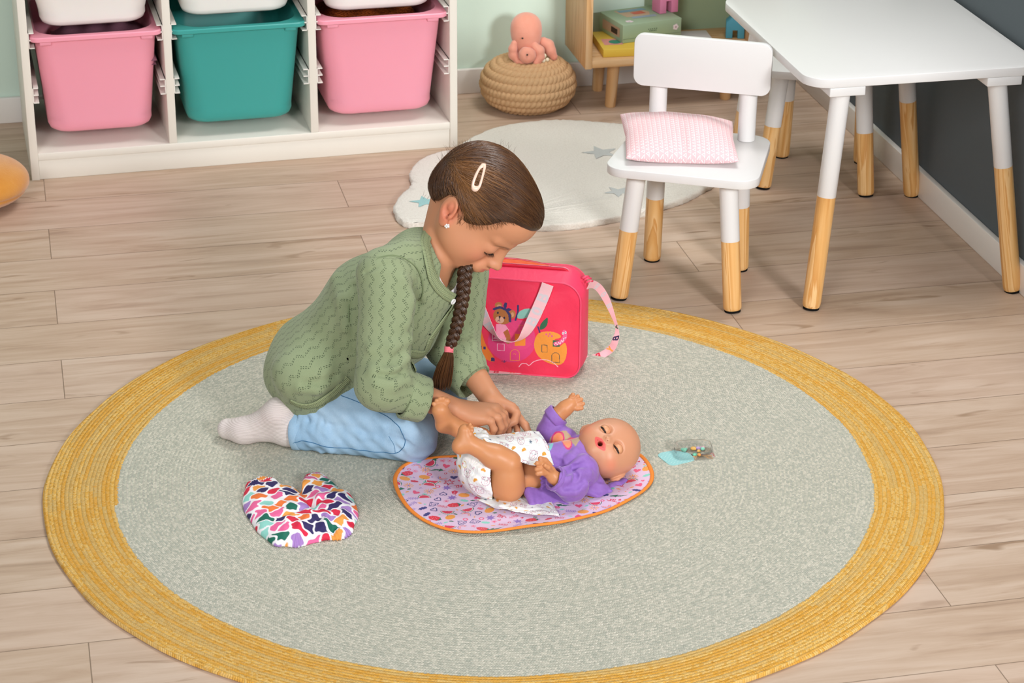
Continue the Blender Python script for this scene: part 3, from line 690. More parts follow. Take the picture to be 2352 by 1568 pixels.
# ------------------------------------------------------------------ cardigan
def cardmat():
    t = NT('pointelle_knit', 0.85, 0.15); uv = t.uv(); u, v, _ = t.sep(uv)
    zig = t.m_('PINGPONG', v, 0.0105); u2 = t.m_('ADD', u, t.m_('MULTIPLY', zig, 0.68)); PU = 0.0185
    cu = t.m_('SUBTRACT', t.m_('MULTIPLY', t.m_('FRACT', t.m_('DIVIDE', u2, PU)), PU), PU/2)
    P2 = 0.0030; holes = None
    for off, ph in ((-.0014, 0.0), (.0014, .5)):
        dv = t.m_('MULTIPLY', t.m_('SUBTRACT', t.m_('FRACT', t.m_('ADD', t.m_('DIVIDE', v, P2), ph)), .5), P2); du = t.m_('ADD', cu, off)
        d = t.m_('SQRT', t.m_('ADD', t.m_('MULTIPLY', du, du), t.m_('MULTIPLY', dv, dv))); hm = t.m_('LESS_THAN', d, .00088)
        holes = hm if holes is None else t.m_('MAXIMUM', holes, hm)
    gap = t.m_('GREATER_THAN', t.m_('FRACT', t.m_('DIVIDE', v, 0.0125)), 0.14); holes = t.m_('MULTIPLY', holes, gap)
    rib = t.m_('SINE', t.m_('MULTIPLY', u, 2*math.pi/0.0014)); row = t.m_('SINE', t.m_('MULTIPLY', v, 2*math.pi/0.0017)); n = t.noise(t.obj(), 25, 3); n2 = t.noise(t.obj(), 800, 2)
    c = t.mix(n, L4('8d9a74'), L4('9ba583')); c = t.mix(t.m_('MULTIPLY', n2, .3), c, L4('82906c')); c = t.mix(t.m_('MULTIPLY', t.m_('ADD', rib, 1.0), .06), c, L4('6a7a58'))
    t.col(t.mix(t.m_('MULTIPLY', holes, .8), c, L4('3c4a34')))
    hgt = t.m_('SUBTRACT', t.m_('ADD', t.m_('MULTIPLY', rib, .25), t.m_('MULTIPLY', row, .12)), t.m_('MULTIPLY', holes, 2.0)); t.bump(hgt, .5, .0008); t.set('Sheen Weight', .15); return t.m
cg = Sdf()
def card_body(S, g=0.0):
    MID = (PC+MS)/2+TF*.006-TU*0.0+A(0, 0, .006)
    S.ell(PC+A(-.004, 0, .004), (.094+g, .118+g, .082+g), None, 0)
    S.ell(PY(712, 853, .135), (.066+g, .058+g, .048+g), None, .03)
    S.cap(PC+A(.004, 0, .014), MID, .088+g, .098+g, .03)
    S.cap(MID, tt(0, .0, -.052), .098+g, .078+g, .03)
    S.cap(tt(-.070, -.004, -.030), tt(.070, -.004, -.030), .050+g, .050+g, .03)
    S.ell(tt(0, -.010, -.015), (.058+g, .050+g, .032+g), np.stack([TR, TF, TU], -1), .02)
def card_arm(S, s, e, w, g=0.0):
    S.cap(s-TU*.004, e, .049+g, .044+g, .012); S.cap(e, w, .045+g, .036+g, .016)
NC = NE+(NW-NE)*.56; FC = FE+(FW-FE)*.72
card_body(cg); card_arm(cg, NS, NE, NE+(NW-NE)*.34); card_arm(cg, FS, FE, FE+(FW-FE)*.38)
# folds: ridges and valleys that follow the pull of the cloth
def ridge(S, pts, r, k=.012, off=0.0):
    P = [hit(S0, u, v, back=off) for u, v in pts]; P = [p for p in P if p is not None]
    for a, b in zip(P[:-1], P[1:]): S.cap(a, b, r, r, k)
def valley(S, pts, r, k=.010, off=-.003):
    P = [hit(S0, u, v, back=off) for u, v in pts]; P = [p for p in P if p is not None]
    for a, b in zip(P[:-1], P[1:]): S.cap(a, b, r, r, k, 's')
S0 = Sdf(); S0.p = list(cg.p)
ridge(cg, [(860, 850), (900, 842), (932, 822)], .007, .014, .004); valley(cg, [(885, 838), (905, 832), (920, 815)], .0035); ridge(cg, [(852, 800), (900, 795), (938, 780)], .006, .014, .004)
valley(cg, [(870, 862), (900, 868), (925, 858)], .003); ridge(cg, [(868, 885), (905, 885), (935, 872)], .006, .012, .004)
valley(cg, [(812, 655), (804, 700), (806, 760), (812, 810)], .0022, .012); valley(cg, [(812, 655), (840, 625), (880, 607), (915, 602)], .0022, .006)
ridge(cg, [(925, 640), (935, 690), (930, 740)], .007, .016, .004); valley(cg, [(955, 660), (958, 700), (945, 750)], .004, .012)
ridge(cg, [(770, 640), (790, 690), (795, 750)], .006, .02, .004)
ridge(cg, [(690, 890), (730, 895), (775, 870)], .005, .014, .003); valley(cg, [(700, 880), (735, 878), (770, 862)], .0028, .01)
ridge(cg, [(1040, 760), (1060, 775), (1080, 770)], .006, .012, .004); valley(cg, [(1045, 790), (1065, 795), (1082, 785)], .004, .01)
cg.warp = lambda P: .0016*np.sin(P@A(38, 12, 30)+1)+.0012*np.sin(P@A(-20, 55, 41))
# openings: neck, hem, sleeve mouths
cg.cap(tt(0, .004, -.012), tt(0, .004, .09), .040, .050, .004, 's'); cg.cap(tt(.000, .028, -.006), tt(0, .09, .03), .030, .045, .012, 's')
Vc, Fc = cg.mesh(.003)
def segt(P, a, b): d = b-a; t = np.clip(((P-a)@d)/(d@d), 0, 1); return np.linalg.norm(P-a-t[:, None]*d, axis=1), t
def carduv(P):
    da = np.minimum(segt(P, NS, NE)[0]-.047, segt(P, NE, NW)[0]-.04); db = np.minimum(segt(P, FS, FE)[0]-.047, segt(P, FE, FW)[0]-.04); B = Sdf(); card_body(B); dt = B(P)
    uv = np.zeros((len(P), 2)); toc = -AF
    def cyluv(a, b, R, v0):
        ax = nrm(b-a); x = nrm(toc-ax*(toc@ax)); y = np.cross(ax, x); q = P-a; return np.c_[np.arctan2(q@y, q@x)*R, v0+q@ax]
    U1 = cyluv(PC, MS, .105, 0); uv[:] = U1
    for (s, e, w, d) in ((NS, NE, NW, da), (FS, FE, FW, db)):
        d1 = segt(P, s, e)[0]; d2 = segt(P, e, w)[0]; L1 = np.linalg.norm(e-s); t = sm(-.01, .01, d1-d2)[:, None]
        u = cyluv(s, e, .046, 0)*(1-t)+cyluv(e, w, .042, L1)*t; m = (d < dt+.003) & ((P-s)@nrm(e-s) > -.026); uv[m] = u[m]
    return uv
mCard = cardmat()
card = mk('cardigan', Vc, Fc, mCard, gb, uv=carduv(Vc)); card['label'] = 'sage green pointelle knit cardigan'
ribm = NT('rib_knit', 0.85, 0.15); _u, _v, _ = ribm.sep(ribm.uv()); _r = ribm.m_('SINE', ribm.m_('MULTIPLY', _u, 2*math.pi/.0026)); 
_dv = ribm.m_('SUBTRACT', ribm.m_('ABSOLUTE', _v), .0042); _hl = ribm.m_('MULTIPLY', ribm.m_('LESS_THAN', ribm.m_('ABSOLUTE', _dv), .0007), ribm.m_('GREATER_THAN', _r, .2))
ribm.col(ribm.mix(ribm.m_('MULTIPLY', _hl, .75), ribm.mix(ribm.m_('MULTIPLY', ribm.m_('ADD', _r, 1.0), .12), L4('9aa57e'), L4('6d7c59')), L4('465240'))); ribm.bump(_r, .6, .0008); ribm = ribm.m
def band(name, P, N, w, th, mat, parent, closed=False, wiggle=0.0):
    """flat knitted band: P path, N outward normals; width w across the path, thickness th"""
    P = np.asarray(P, float); n = len(P); T = np.gradient(P, axis=0)
    if closed: T = (np.roll(P, -1, 0)-np.roll(P, 1, 0))
    T /= np.linalg.norm(T, axis=1)[:, None]; N = N-T*(N*T).sum(1)[:, None]; N /= np.linalg.norm(N, axis=1)[:, None]; B = np.cross(T, N); s = np.r_[0, np.cumsum(np.linalg.norm(np.diff(P, axis=0), axis=1))]
    prof = [(-w/2, 0), (-w/2+.0008, th*.8), (-w/4, th), (0, th), (w/4, th), (w/2-.0008, th*.8), (w/2, 0), (w/4, -th*.6), (-w/4, -th*.6)]
    V = []; U = []
    for i in range(n):
        for a, b in prof: V.append(P[i]+B[i]*a+N[i]*b); U.append((s[i], a))
    k = len(prof); F = [(i*k+j, i*k+(j+1) % k, ((i+1) % n)*k+(j+1) % k, ((i+1) % n)*k+j) for i in range(n if closed else n-1) for j in range(k)]
    F = [f[::-1] for f in F]
    return mk(name, V, F, mat, parent, uv=U, sharp=60)
def snap(S, P, off=0.0, it=6):
    """move points onto a solid's surface; returns points and normals"""
    P = np.asarray(P, float).copy(); e = 5e-4
    for _ in range(it):
        d = S(P); g = np.stack([S(P+np.eye(3)[i]*e)-S(P-np.eye(3)[i]*e) for i in range(3)], -1)/(2*e); g /= np.maximum(np.linalg.norm(g, axis=1), 1e-6)[:, None]; P = P-g*(d-off)[:, None]
    return P, g
CB = Sdf(); card_body(CB); card_arm(CB, NS, NE, NE+(NW-NE)*.34); card_arm(CB, FS, FE, FE+(FW-FE)*.38)
# collar: round the neck, then down the front edge
neckpx = [(1040, 684), (1024, 675), (1005, 656), (990, 628), (981, 590), (977, 550), (974, 515), (975, 494)]
P = hits(CB, neckpx); 
back = [tt(-.025, -.045, .018), tt(-.052, -.015, .010), tt(-.048, .03, -.008), tt(-.02, .062, -.030)]
P = spline(np.r_[P, back], 90); P, N = snap(CB, P, .0012, 3)
band('collar_band', P, N, .018, .0022, ribm, card)
pl = [hit(cg, u, v) for u, v in [(1044, 684), (1030, 712), (1010, 745), (990, 778), (968, 812), (946, 846)]]; pl = [p for p in pl if p is not None]
P, N = snap(CB, spline(pl, 60), .002, 2); band('front_band', P, N, .017, .002, ribm, card)
# hem band round the seat
hp = []
axis = nrm(MS-PC)
for a in np.linspace(-2.9, 2.9, 90):
    x = nrm(-AF-axis*(-AF@axis)); y = np.cross(axis, x); hp.append(PC-axis*.035+A(.03, -.01, -.01)+(x*math.cos(a)+y*math.sin(a))*.1)
hemS = Sdf(); card_body(hemS)
hp = [hit(cg, u, v) for u, v in [(666, 920), (690, 930), (718, 928), (748, 911), (778, 890), (800, 868)]]; hp = [p for p in hp if p is not None]
P, N = snap(CB, spline(hp, 60), .002, 2); band('hem_band', P, N, .016, .0022, ribm, card)
# rolled cuffs
def cuff(a, b, w0, w1, L, tilt=0.0):
    ax = nrm(b-a); x = nrm(-AF-ax*(-AF@ax)); y = np.cross(ax, x); n = 64; t = np.arange(n)*2*math.pi/n; R = []; U = []
    prof = [(-L*.5, w0*.86), (-L*.5, w0*.99), (-L*.46, w0*1.01), (-L*.3, w0*1.02), (0, (w0+w1)/2*1.02), (L*.3, w1*1.02), (L*.48, w1), (L*.52, w1*.96), (L*.50, w1*.90), (L*.2, w1*.86), (-L*.1, w1*.7)]
    for z, r in prof:
        wob = 1+.03*np.sin(3*t+z*40)+.012*np.sin(9*t); R.append(a+(ax*z)[None]+np.outer(np.cos(t)*r*wob, x)+np.outer(np.sin(t)*r*wob, y)); U += [(tt_*r, z+.4) for tt_ in (((t+math.pi) % (2*math.pi))-math.pi)]
    V, F = rings(R, False, False); return mk('cuff', V, [f for f in F], mCard, card, uv=U)
cuff(PY(952, 913, .0), NW, .0405, .0390, .036); cuff(PY(1068, 858, .125), FW, .0395, .0365, .044)
bt = plain('pearl_button', 'ecebea', .25, .6)
def button(u, v, r=.0055):
    p = hit(CB, u, v); _, n = snap(CB, p[None], 0, 1); n = n[0]; V, F = lathe([(r*.6, -.001), (r, .001), (r, .0024), (r*.86, .0032), (r*.7, .0024), (.0006, .0024)], 28)
    q = Vector((0, 0, 1)).rotation_difference(Vector(n)).to_matrix().to_4x4(); mk('button', V, F, bt, card, M=Matrix.Translation(Vector(p+n*.0035)) @ q)
seam([(931, 594), (915, 588), (897, 586), (875, 590), (845, 603), (816, 622), (806, 650), (802, 690), (801, 740)], .0009, CB, card, plain('knit_seam', '7d8c68', .9, .1), 'seam')
seam([(931, 594), (955, 612), (968, 640), (971, 670), (966, 690)], .0009, CB, card, plain('knit_seam', '7d8c68', .9, .1), 'seam')
button(1036, 689)
p = hit(CB, 984, 765); _, n = snap(CB, p[None], 0, 1)
V, F = tube([p+n[0]*.0035-TU*.002, p+n[0]*.0042, p+n[0]*.0035+TU*.002], [.0005, .0014, .0005], 8); mk('button_hole', V, F, plain('dark_hole', '2c3026', .9, .1), card)
# ------------------------------------------------------------------ undershirt
P = spline([tt(.040, .030, .000), tt(.030, .052, -.012), tt(.0, .066, -.024), tt(-.030, .050, -.012), tt(-.042, .010, .006), tt(-.02, -.036, .016), tt(.026, -.034, .016), tt(.043, .0, .010)], 80, True)
N = np.array([nrm(p-tt(0, 0, -.1)) for p in P]); band('undershirt', P, N, .013, .0012, plain('white_jersey', 'f0eeec', .8, .15, nz=.05, nscale=900, bump=.3), gb, closed=True)
# ------------------------------------------------------------------ jeans
def denim():
    t = NT('light_denim', .8, .15); o = t.obj(); n = t.noise(t.scl(o, 1, 1, 1), 9, 4, .6); f = t.noise(t.scl(o, 700, 700, 300), 1, 2); g = t.noise(t.scl(o, 260, 900, 900), 1, 1)
    c = t.ramp(n, (.30, '7fa6c6'), (.5, '9abbd6'), (.70, 'b3cfe4')); c = t.mix(t.m_('MULTIPLY', f, .35), c, L4('c5d8e6')); c = t.mix(t.m_('MULTIPLY', g, .25), c, L4('6d97b8'))
    t.col(c); t.bump(t.m_('ADD', f, g), .35, .0006); return t.m
jn = Sdf()
jn.ell(PC+A(.01, -.005, -.006), (.082, .108, .070), None, 0)
jn.cap(NHIP, KN+A(-.004, .003, .012), .058, .0455, .02); jn.cap(FHIP, FK+A(0, 0, .012), .062, .0455, .02)
jn.cap(KN, AN+A(.010, -.004, 0), .0445, .0325, .004); jn.cap(FK, FA, .0445, .034, .004)
S0 = Sdf(); S0.p = list(jn.p)
for pts, r in (([(905, 1012), (930, 1018), (950, 1028)], .0022), ([(895, 1003), (918, 1012), (940, 1018)], .0018), ([(905, 1020), (915, 1032), (925, 1040)], .0018)): valley(jn, pts, r, .006, -.002)
for pts, r in (([(868, 955), (900, 952), (930, 958)], .0045), ([(885, 975), (915, 968), (945, 975)], .004), ([(850, 938), (880, 930), (905, 930)], .0045), ([(835, 915), (860, 905), (885, 905)], .0045),
               ([(738, 962), (733, 990), (745, 1022)], .004), ([(694, 950), (682, 975), (684, 1005)], .0045), ([(704, 955), (698, 985), (715, 1018)], .004), ([(775, 1015), (760, 1030), (740, 1035)], .003), ([(800, 985), (830, 1000), (860, 1006)], .003), ([(815, 893), (845, 886), (870, 884)], .004), ([(905, 985), (930, 985), (955, 990)], .0035), ([(720, 955), (716, 985), (728, 1018)], .003), ([(752, 965), (748, 990), (756, 1018)], .0028)): ridge(jn, pts, r, .010, .003)
jn.warp = lambda P: .0014*np.sin(P@A(80, 30, 70))*np.sin(P@A(15, -60, 20)+.7)+.0007*np.sin(P@A(150, -110, 200)+2*np.sin(P@A(40, 50, 10)))
jn.plane(AN+A(.016, -.004, 0), AN-KN, .001)
jn.plane((0, 0, RUGZ+.0005), (0, 0, -1), .004)
V, F = jn.mesh(.0026); mDen = denim(); jeans = mk('jeans', V, F, mDen, gb); jeans['label'] = 'light blue denim jeans'
sj = lambda px, r=.0007: seam(px, r, jn, jeans)
sj([(783, 908), (820, 922), (860, 941), (895, 960), (918, 982), (928, 1005), (929, 1022), (918, 1036), (905, 1041)]); sj([(905, 1041), (870, 1038), (820, 1033), (770, 1028), (720, 1017), (694, 1012), (672, 1017)])
sj([(893, 1001), (905, 1022), (908, 1040)], .0004)
# cuff hem with frayed edge
ax = nrm(AN-KN); x = nrm(-AF-ax*(-AF@ax)); y = np.cross(ax, x); n = 72; t = np.arange(n)*2*math.pi/n; R = []
cc = AN+nrm(KN-AN)*.017
for z, r in ((-.010, .029), (-.0105, .0345), (-.003, .0362), (.006, .0366), (.0075, .0345), (.006, .030)):
    w = 1+.02*np.sin(2*t+1)+.012*np.sin(5*t+2); q = cc+(ax*z)[None]+np.outer(np.cos(t)*r*w, x)+np.outer(np.sin(t)*r*w, y); q[:, 2] = np.maximum(q[:, 2], RUGZ+.001); R.append(q)
V, F = rings(R, False, False); mk('cuff', V, F, mDen, jeans)
# ------------------------------------------------------------------ sock
def sockmat():
    t = NT('white_sock', .85, .12); o = t.obj(); w = t.n('ShaderNodeTexWave', wave_type='BANDS', bands_direction='Z'); t._in(w.inputs['Vector'], t.scl(o, .2, 1.0, 1.2)); w.inputs['Scale'].default_value = 95; w.inputs['Distortion'].default_value = 1.5; w.inputs['Detail Scale'].default_value = .3
    n = t.noise(o, 22, 2); f = t.noise(o, 1100, 2); c = t.mix(n, L4('dcccca'), L4('e8e2dc')); c = t.mix(t.m_('MULTIPLY', f, .25), c, L4('c9b6b4')); t.col(t.mix(t.m_('MULTIPLY', w.outputs[1], .25), c, L4('c4b6b0'))); t.bump(t.m_('ADD', w.outputs[1], f), .5, .0012); return t.m
mSock = sockmat()
for d, nm in ((A(0, 0, 0), 'near'), (FD, 'far')):
    s = Sdf(); foot(s, d, .0022); s.cap(AN+d, AN+d+nrm(KN-AN)*.030, .0275, .0285, .01); s.plane((0, 0, RUGZ+.0006), (0, 0, -1), .004); V, F = s.mesh(.0022); o = mk('sock', V, F, mSock, gb)
# ------------------------------------------------------------------ hair
HP = np.array([(.125, .058), (.0825, .0575), (.066, .054), (.054, .043), (.046, .021), (.035, .004), (.021, -.010), (.010, -.013), (.004, .000), (-.004, .010), (-.020, .012), (-.036, -.006), (-.040, -.030), (-.046, -.062), (-.060, -.078), (-.14, -.078), (-.14, .16), (.125, .16)])
def poly2d(Q, pts):
    d = np.full(len(Q), 1e9); ins = np.zeros(len(Q), bool); x, y = Q.T
    for a, b in zip(pts, np.roll(pts, -1, 0)):
        d = np.minimum(d, dseg(Q, a, b))
        if a[1] != b[1]: ins ^= ((a[1] > y) != (b[1] > y)) & (x < (b[0]-a[0])*(y-a[1])/(b[1]-a[1])+a[0])
    return np.where(ins, -d, d)
hs = Sdf(); hs.ell(h(0, -.008, .021), (.0770, .0905, .0795), HM, 0); hs.ell(h(0, .034, .040), (.0645, .0675, .0555), HM, .015)
hs.ell(h(-.005, -.055, -.020), (.048, .036, .040), HM, .02)
hs.p.append(('f', lambda P: poly2d(((P-HO)@HM)[:, 1:], HP)*.8, 'i', .010))
hs.ell(h(.0, .0, -.2), (.01, .01, .01), None, 0) if False else None
V, F = hs.mesh(.0026)
def hairm():
    t = NT('brown_hair', .38, .5); c = t.attr('Col'); t.col(c); t.set('Anisotropic', .6); t.set('Coat Weight', .15); t.set('Coat Roughness', .3); return t.m
mHair = hairm()
rs = np.random.RandomState(11)
def haircol(n, tone): # tone 0 dark .. 1 golden
    a, b, c = lin('2c190e'), lin('59371c'), lin('9c6b3c'); t = np.clip(tone, 0, 1)[:, None]
    return np.where(t < .5, a+(b-a)*t*2, b+(c-b)*(t-.5)*2)
GV = [V]; GF = [[tuple(f) for f in F]]; GC = [haircol(len(V), np.full(len(V), .12))]; nv = len(V)
def add_fibres(P, r, tone, taper=True):
    """P (m,k,3) fibre paths -> triangular tubes appended to the hair mesh"""
    global nv
    m, k, _ = P.shape; T = np.gradient(P, axis=1); T /= np.maximum(np.linalg.norm(T, axis=2), 1e-9)[..., None]
    ref = A(.3, .5, .81); N = np.cross(T, ref); N /= np.maximum(np.linalg.norm(N, axis=2), 1e-9)[..., None]; B = np.cross(T, N)
    s = np.linspace(0, 1, k); w = (np.minimum(1, np.minimum(s*8+.2, (1-s)*5+.15)) if taper else np.ones(k))[None, :, None]*np.asarray(r).reshape(-1, 1, 1)
    VV = np.stack([P+w*(N*math.cos(a)+B*math.sin(a)) for a in (0, 2.0944, 4.18879)], 2).reshape(-1, 3)
    i = np.arange(m)[:, None, None]*k*3+np.arange(k-1)[None, :, None]*3; j = np.arange(3)[None, None]; a = i+j; b = i+(j+1) % 3
    f = np.stack([a, b, b+3, a+3], -1).reshape(-1, 4)+nv; GV.append(VV); GF.append([tuple(q) for q in f.tolist()]); tn = np.repeat(np.asarray(tone), k*3)+np.tile(np.repeat(rs.normal(0, .03, k), 3), m); GC.append(haircol(0, tn)); nv += len(VV)
RE3 = A(.0775, .0915, .0805)
def slerp(a, b, t):
    an, bn = a/np.linalg.norm(a, axis=-1, keepdims=True), b/np.linalg.norm(b, axis=-1, keepdims=True); w = np.arccos(np.clip((an*bn).sum(-1, keepdims=True), -.9999, .9999)); return (np.sin((1-t)*w)*an+np.sin(t*w)*bn)/np.sin(w)
def scalp_fibres(m, seed, r, lift, tone0, spread=.5):
    rs_ = np.random.RandomState(seed); S = []
    while len(S) < m:
        q = rs_.normal(0, 1, (m*3, 3)); q /= np.linalg.norm(q, axis=1)[:, None]; p = q*RE3+A(0, -.006, .021); d = poly2d(p[:, 1:], HP); ok = (d < -.001)
        S += list(p[ok])
    S = np.array(S[:m]); k = 18; t = np.linspace(0, 1, k)[None, :, None]
    g = A(.026, -.080, .018)+rs_.normal(0, .006, (m, 3)); c = A(0, -.006, .021)
    lowback = (S[:, 1] < -.035) & (S[:, 2] < .0)
    q0 = (S-c)/RE3; q1 = (g-c)/RE3; L_ = np.clip(.035/np.maximum(np.linalg.norm(S-g, axis=1), .03), .2, .75)[:, None, None]
    def path(st):
        u = np.clip(st+t*(L_*1.5+.25), -.6, .96); Q = slerp(q0[:, None]+0*t, q1[:, None]+0*t, u); bend = np.cross(q0, q1); bend /= np.maximum(np.linalg.norm(bend, axis=1), 1e-6)[:, None]
        Q = Q+(bend*.16)[:, None]*np.sin(np.clip(u, 0, 1)*math.pi)+nz; Q[..., 2] += .42*np.clip((.35-q0[:, 2])/.5, 0, 1)[:, None]*np.sin(np.clip(u[..., 0], 0, 1)*math.pi); Q /= np.linalg.norm(Q, axis=2)[..., None]; P = (Q*RE3+c).reshape(-1, 3); return P.reshape(m, k, 3), poly2d(P[:, 1:], HP).reshape(m, k)
    nz = rs_.normal(0, .012, (m, 1, 3)); P, d = path(rs_.uniform(-.45, .0, (m, 1, 1))); P2, d2 = path(np.zeros((m, 1, 1))); bad = (d > .0015).sum(1) > 0; P[bad] = P2[bad]; d[bad] = d2[bad]; P = P.reshape(-1, 3)
    W, _ = snap(hs_un, HO+P@HM.T, 0, 4); W = W.reshape(m, k, 3)
    cl = np.floor((q0@A(3.1, 5.3, 4.2)+q0@A(-4, 2, 6.6)*.5)*5); tone = tone0+.28*((np.sin(cl*12.9898)*43758.5453) % 1)+rs_.normal(0, .08, m); lf = lift*(.3+.7*((np.sin(cl*78.233)*12543.5453) % 1))
    ctr = HO+HM@c; W = ctr+(W-ctr)*(1+(lf[:, None]/.08)*np.sin(np.linspace(0, math.pi, k))[None])[..., None]
    keep = ((d > .006).sum(1) < 2); tone = tone+.25*(np.median(P.reshape(m, k, 3)[:, :, 0], 1) > .05)*(np.median(P.reshape(m, k, 3)[:, :, 1], 1) < .0)
    return W[keep], tone[keep]
hs_un = Sdf(); hs_un.p = list(hs.p[:3])
W, tn = scalp_fibres(5200, 3, .0005, .0016, .18); add_fibres(W, np.full(len(W), .00055), tn)
W, tn = scalp_fibres(1500, 7, .0003, .0030, .35); add_fibres(W, np.full(len(W), .00028), tn)
# baby hairs along the temple, ear and nape
def baby(m, seed, pts, dr, ln, r=.00018, tone=.55):
    rs_ = np.random.RandomState(seed); P = []
    pts = np.array(pts)
    for _ in range(m):
        t = rs_.rand()*(len(pts)-1); i = min(int(t), len(pts)-2); p = pts[i]+(pts[i+1]-pts[i])*(t-i)+rs_.normal(0, .002, 3); d = nrm(A(*dr)+rs_.normal(0, .13, 3)); b = rs_.normal(0, .18, 3); l = ln*rs_.uniform(.5, 1.3)
        P.append([HO+HM@(p+d*l*s+b*l*s*s) for s in np.linspace(0, 1, 8)])
    P = np.array(P); sh = P.shape; Q = P.reshape(-1, 3); d = body(Q); W, _ = snap(body, Q, .0008, 2); Q = np.where((d < .001)[:, None], W, Q); add_fibres(Q.reshape(sh), np.full(m, r), np.full(m, tone)+rs_.normal(0, .08, m))
baby(75, 1, [(.062, .026, -.012), (.061, .040, .000), (.059, .051, .018), (.054, .060, .044)], (-.1, -.75, .45), .018, .00012, .7)
baby(26, 2, [(.066, .014, -.020), (.066, .004, -.014)], (.0, -.3, .9), .012, .00016, .5)
baby(14, 3, [(.062, -.038, -.020), (.052, -.052, -.045), (.040, -.066, -.060)], (-.1, -.35, .9), .022, .00016, .45)
baby(60, 4, [(.05, -.07, .07), (0, -.05, .1), (0, .03, .1), (0, .08, .075)], (0, -.5, .6), .014, .00013); baby(90, 5, [(.04, -.085, .0), (.03, -.09, .03), (.02, -.08, .06)], (0, -.8, .3), .016, .00013)
# braid over the shoulder
bc = spline([PY(1078, 585, .105), PY(1070, 610, .098), PY(1066, 645, .092), PY(1063, 680, .088), PY(1056, 720, .086), PY(1046, 760, .086), PY(1036, 788, .086), PY(1031, 802, .086)], 160)
T, _, _ = frames(bc); sx = np.cross(T, -AF); sx /= np.linalg.norm(sx, axis=1)[:, None]; sz = np.cross(sx, T); s = np.r_[0, np.cumsum(np.linalg.norm(np.diff(bc, axis=0), axis=1))]; S1 = s[-1]
for i in range(3):
    ph = 2*math.pi*(s/.036)+i*2*math.pi/3; w = np.where(s > S1-.012, .35+.65*(S1-s)/.012, 1.0)*(1-.22*s/S1); a = np.sin(ph)*.0078*w; b = np.sin(2*ph)*.0042*w
    core = bc+sx*a[:, None]+sz*b[:, None]; Tc, Nc, Bc = frames(core); m = 46; th = rs.uniform(0, 2*math.pi, m); tw = rs.uniform(-.5, .5, m); rr = .0056*w
    fib = np.stack([core+(Nc*np.cos(th[j]+tw[j]*s/.03)[:, None]+Bc*np.sin(th[j]+tw[j]*s/.03)[:, None])*(rr*(.93+.1*rs.rand()))[:, None] for j in range(m)]); add_fibres(fib[:, ::2], np.full(m, .00075), rs.normal(.26, .09, m), False)
    Vt, Ft = tube(core, rr*.93, 10); GV.append(Vt); GF.append([tuple(int(q)+nv for q in f) for f in Ft]); GC.append(haircol(0, np.full(len(Vt), .08))); nv += len(Vt)
tc = spline([PY(1031, 800, .086), PY(1029, 818, .086), PY(1022, 845, .085), PY(1016, 870, .084), PY(1013, 897, .083)], 22); T, N, B = frames(tc); L_ = np.linspace(0, 1, 22); wid = np.interp(L_, [0, .15, .5, .8, 1], [.0045, .0075, .0145, .0165, .0125]); dep = np.interp(L_, [0, .2, .6, 1], [.0045, .006, .0075, .006])
sx = np.cross(T, -AF); sx /= np.linalg.norm(sx, axis=1)[:, None]; sz = np.cross(sx, T); m = 620; fx = rs.normal(0, .5, m).clip(-1, 1); fz = rs.uniform(-1, 1, m)*np.sqrt(1-fx**2); cut = rs.uniform(.8, 1.0, m)
fib = np.stack([tc[0]*0+np.stack([np.interp(L_*cut[j], L_, tc[:, q]) for q in range(3)], -1)+sx*(fx[j]*np.interp(L_*cut[j], L_, wid))[:, None]+sz*(fz[j]*np.interp(L_*cut[j], L_, dep))[:, None] for j in range(m)]); add_fibres(fib, np.full(m, .00055), np.clip(rs.normal(.42, .14, m), .1, .9))
Vt, Ft = tube(tc[:-3], wid[:-3]*.8, 12, True, dep[:-3]*.75, (T[:-3], sx[:-3], sz[:-3])); GV.append(Vt); GF.append([tuple(int(q)+nv for q in f) for f in Ft]); GC.append(haircol(0, np.full(len(Vt), .2))); nv += len(Vt)
hair = mk('hair', np.concatenate(GV), [f for g in GF for f in g], mHair, gb, col=np.concatenate(GC)); hair['label'] = 'brown hair swept back into a braid'
mTie = plain('pink_elastic', 'ef7f8a', .7, .2)
mb = MB()
for z in range(5):
    c = bc[-1]+(tc[3]-bc[-1])*0+AU*(.004-z*.0021); t = np.arange(0, 28)*2*math.pi/27; P = c+np.outer(np.cos(t)*.0068, AR)+np.outer(np.sin(t)*.0060, AF)+np.outer(np.sin(t+z)*.0006, AU); mb.add(*tube(P, .00135, 8))
mb.mk('hair_tie', mTie, hair)
oc = spline(np.array([(1111, 376.5), (1116, 379), (1115.5, 389), (1110, 411), (1104.5, 429), (1098, 438), (1090, 440), (1084, 434), (1084.5, 420), (1091, 402), (1099, 387), (1106, 378)], float), 96, True)
ic = spline(np.array([(1109.8, 387), (1109.3, 391), (1105, 409), (1100.5, 423), (1098.5, 427), (1095, 427.5), (1091, 426.5), (1090.5, 422), (1095.5, 407), (1101, 395), (1105, 389)], float), 96, True)
cf = np.array([hit(hs_un, u, v) for u, v in np.r_[oc, (oc+ic)/2, ic]]); _, cn = snap(hs_un, cf, .0035, 1); n = 96; lift = np.r_[np.full(n, .0030), np.full(n, .0046), np.full(n, .0032)]; cf = cf+cn*lift[:, None]; lo_ = cf-cn*.0014
Vv = np.r_[cf, lo_]; k3 = 3*n; Fq = []
for j in range(n):
    j2 = (j+1) % n
    for r_ in (0, 1): Fq += [(r_*n+j, (r_+1)*n+j, (r_+1)*n+j2, r_*n+j2), (k3+r_*n+j, k3+r_*n+j2, k3+(r_+1)*n+j2, k3+(r_+1)*n+j)]
    Fq += [(j, j2, k3+j2, k3+j), (2*n+j, k3+2*n+j, k3+2*n+j2, 2*n+j2)]
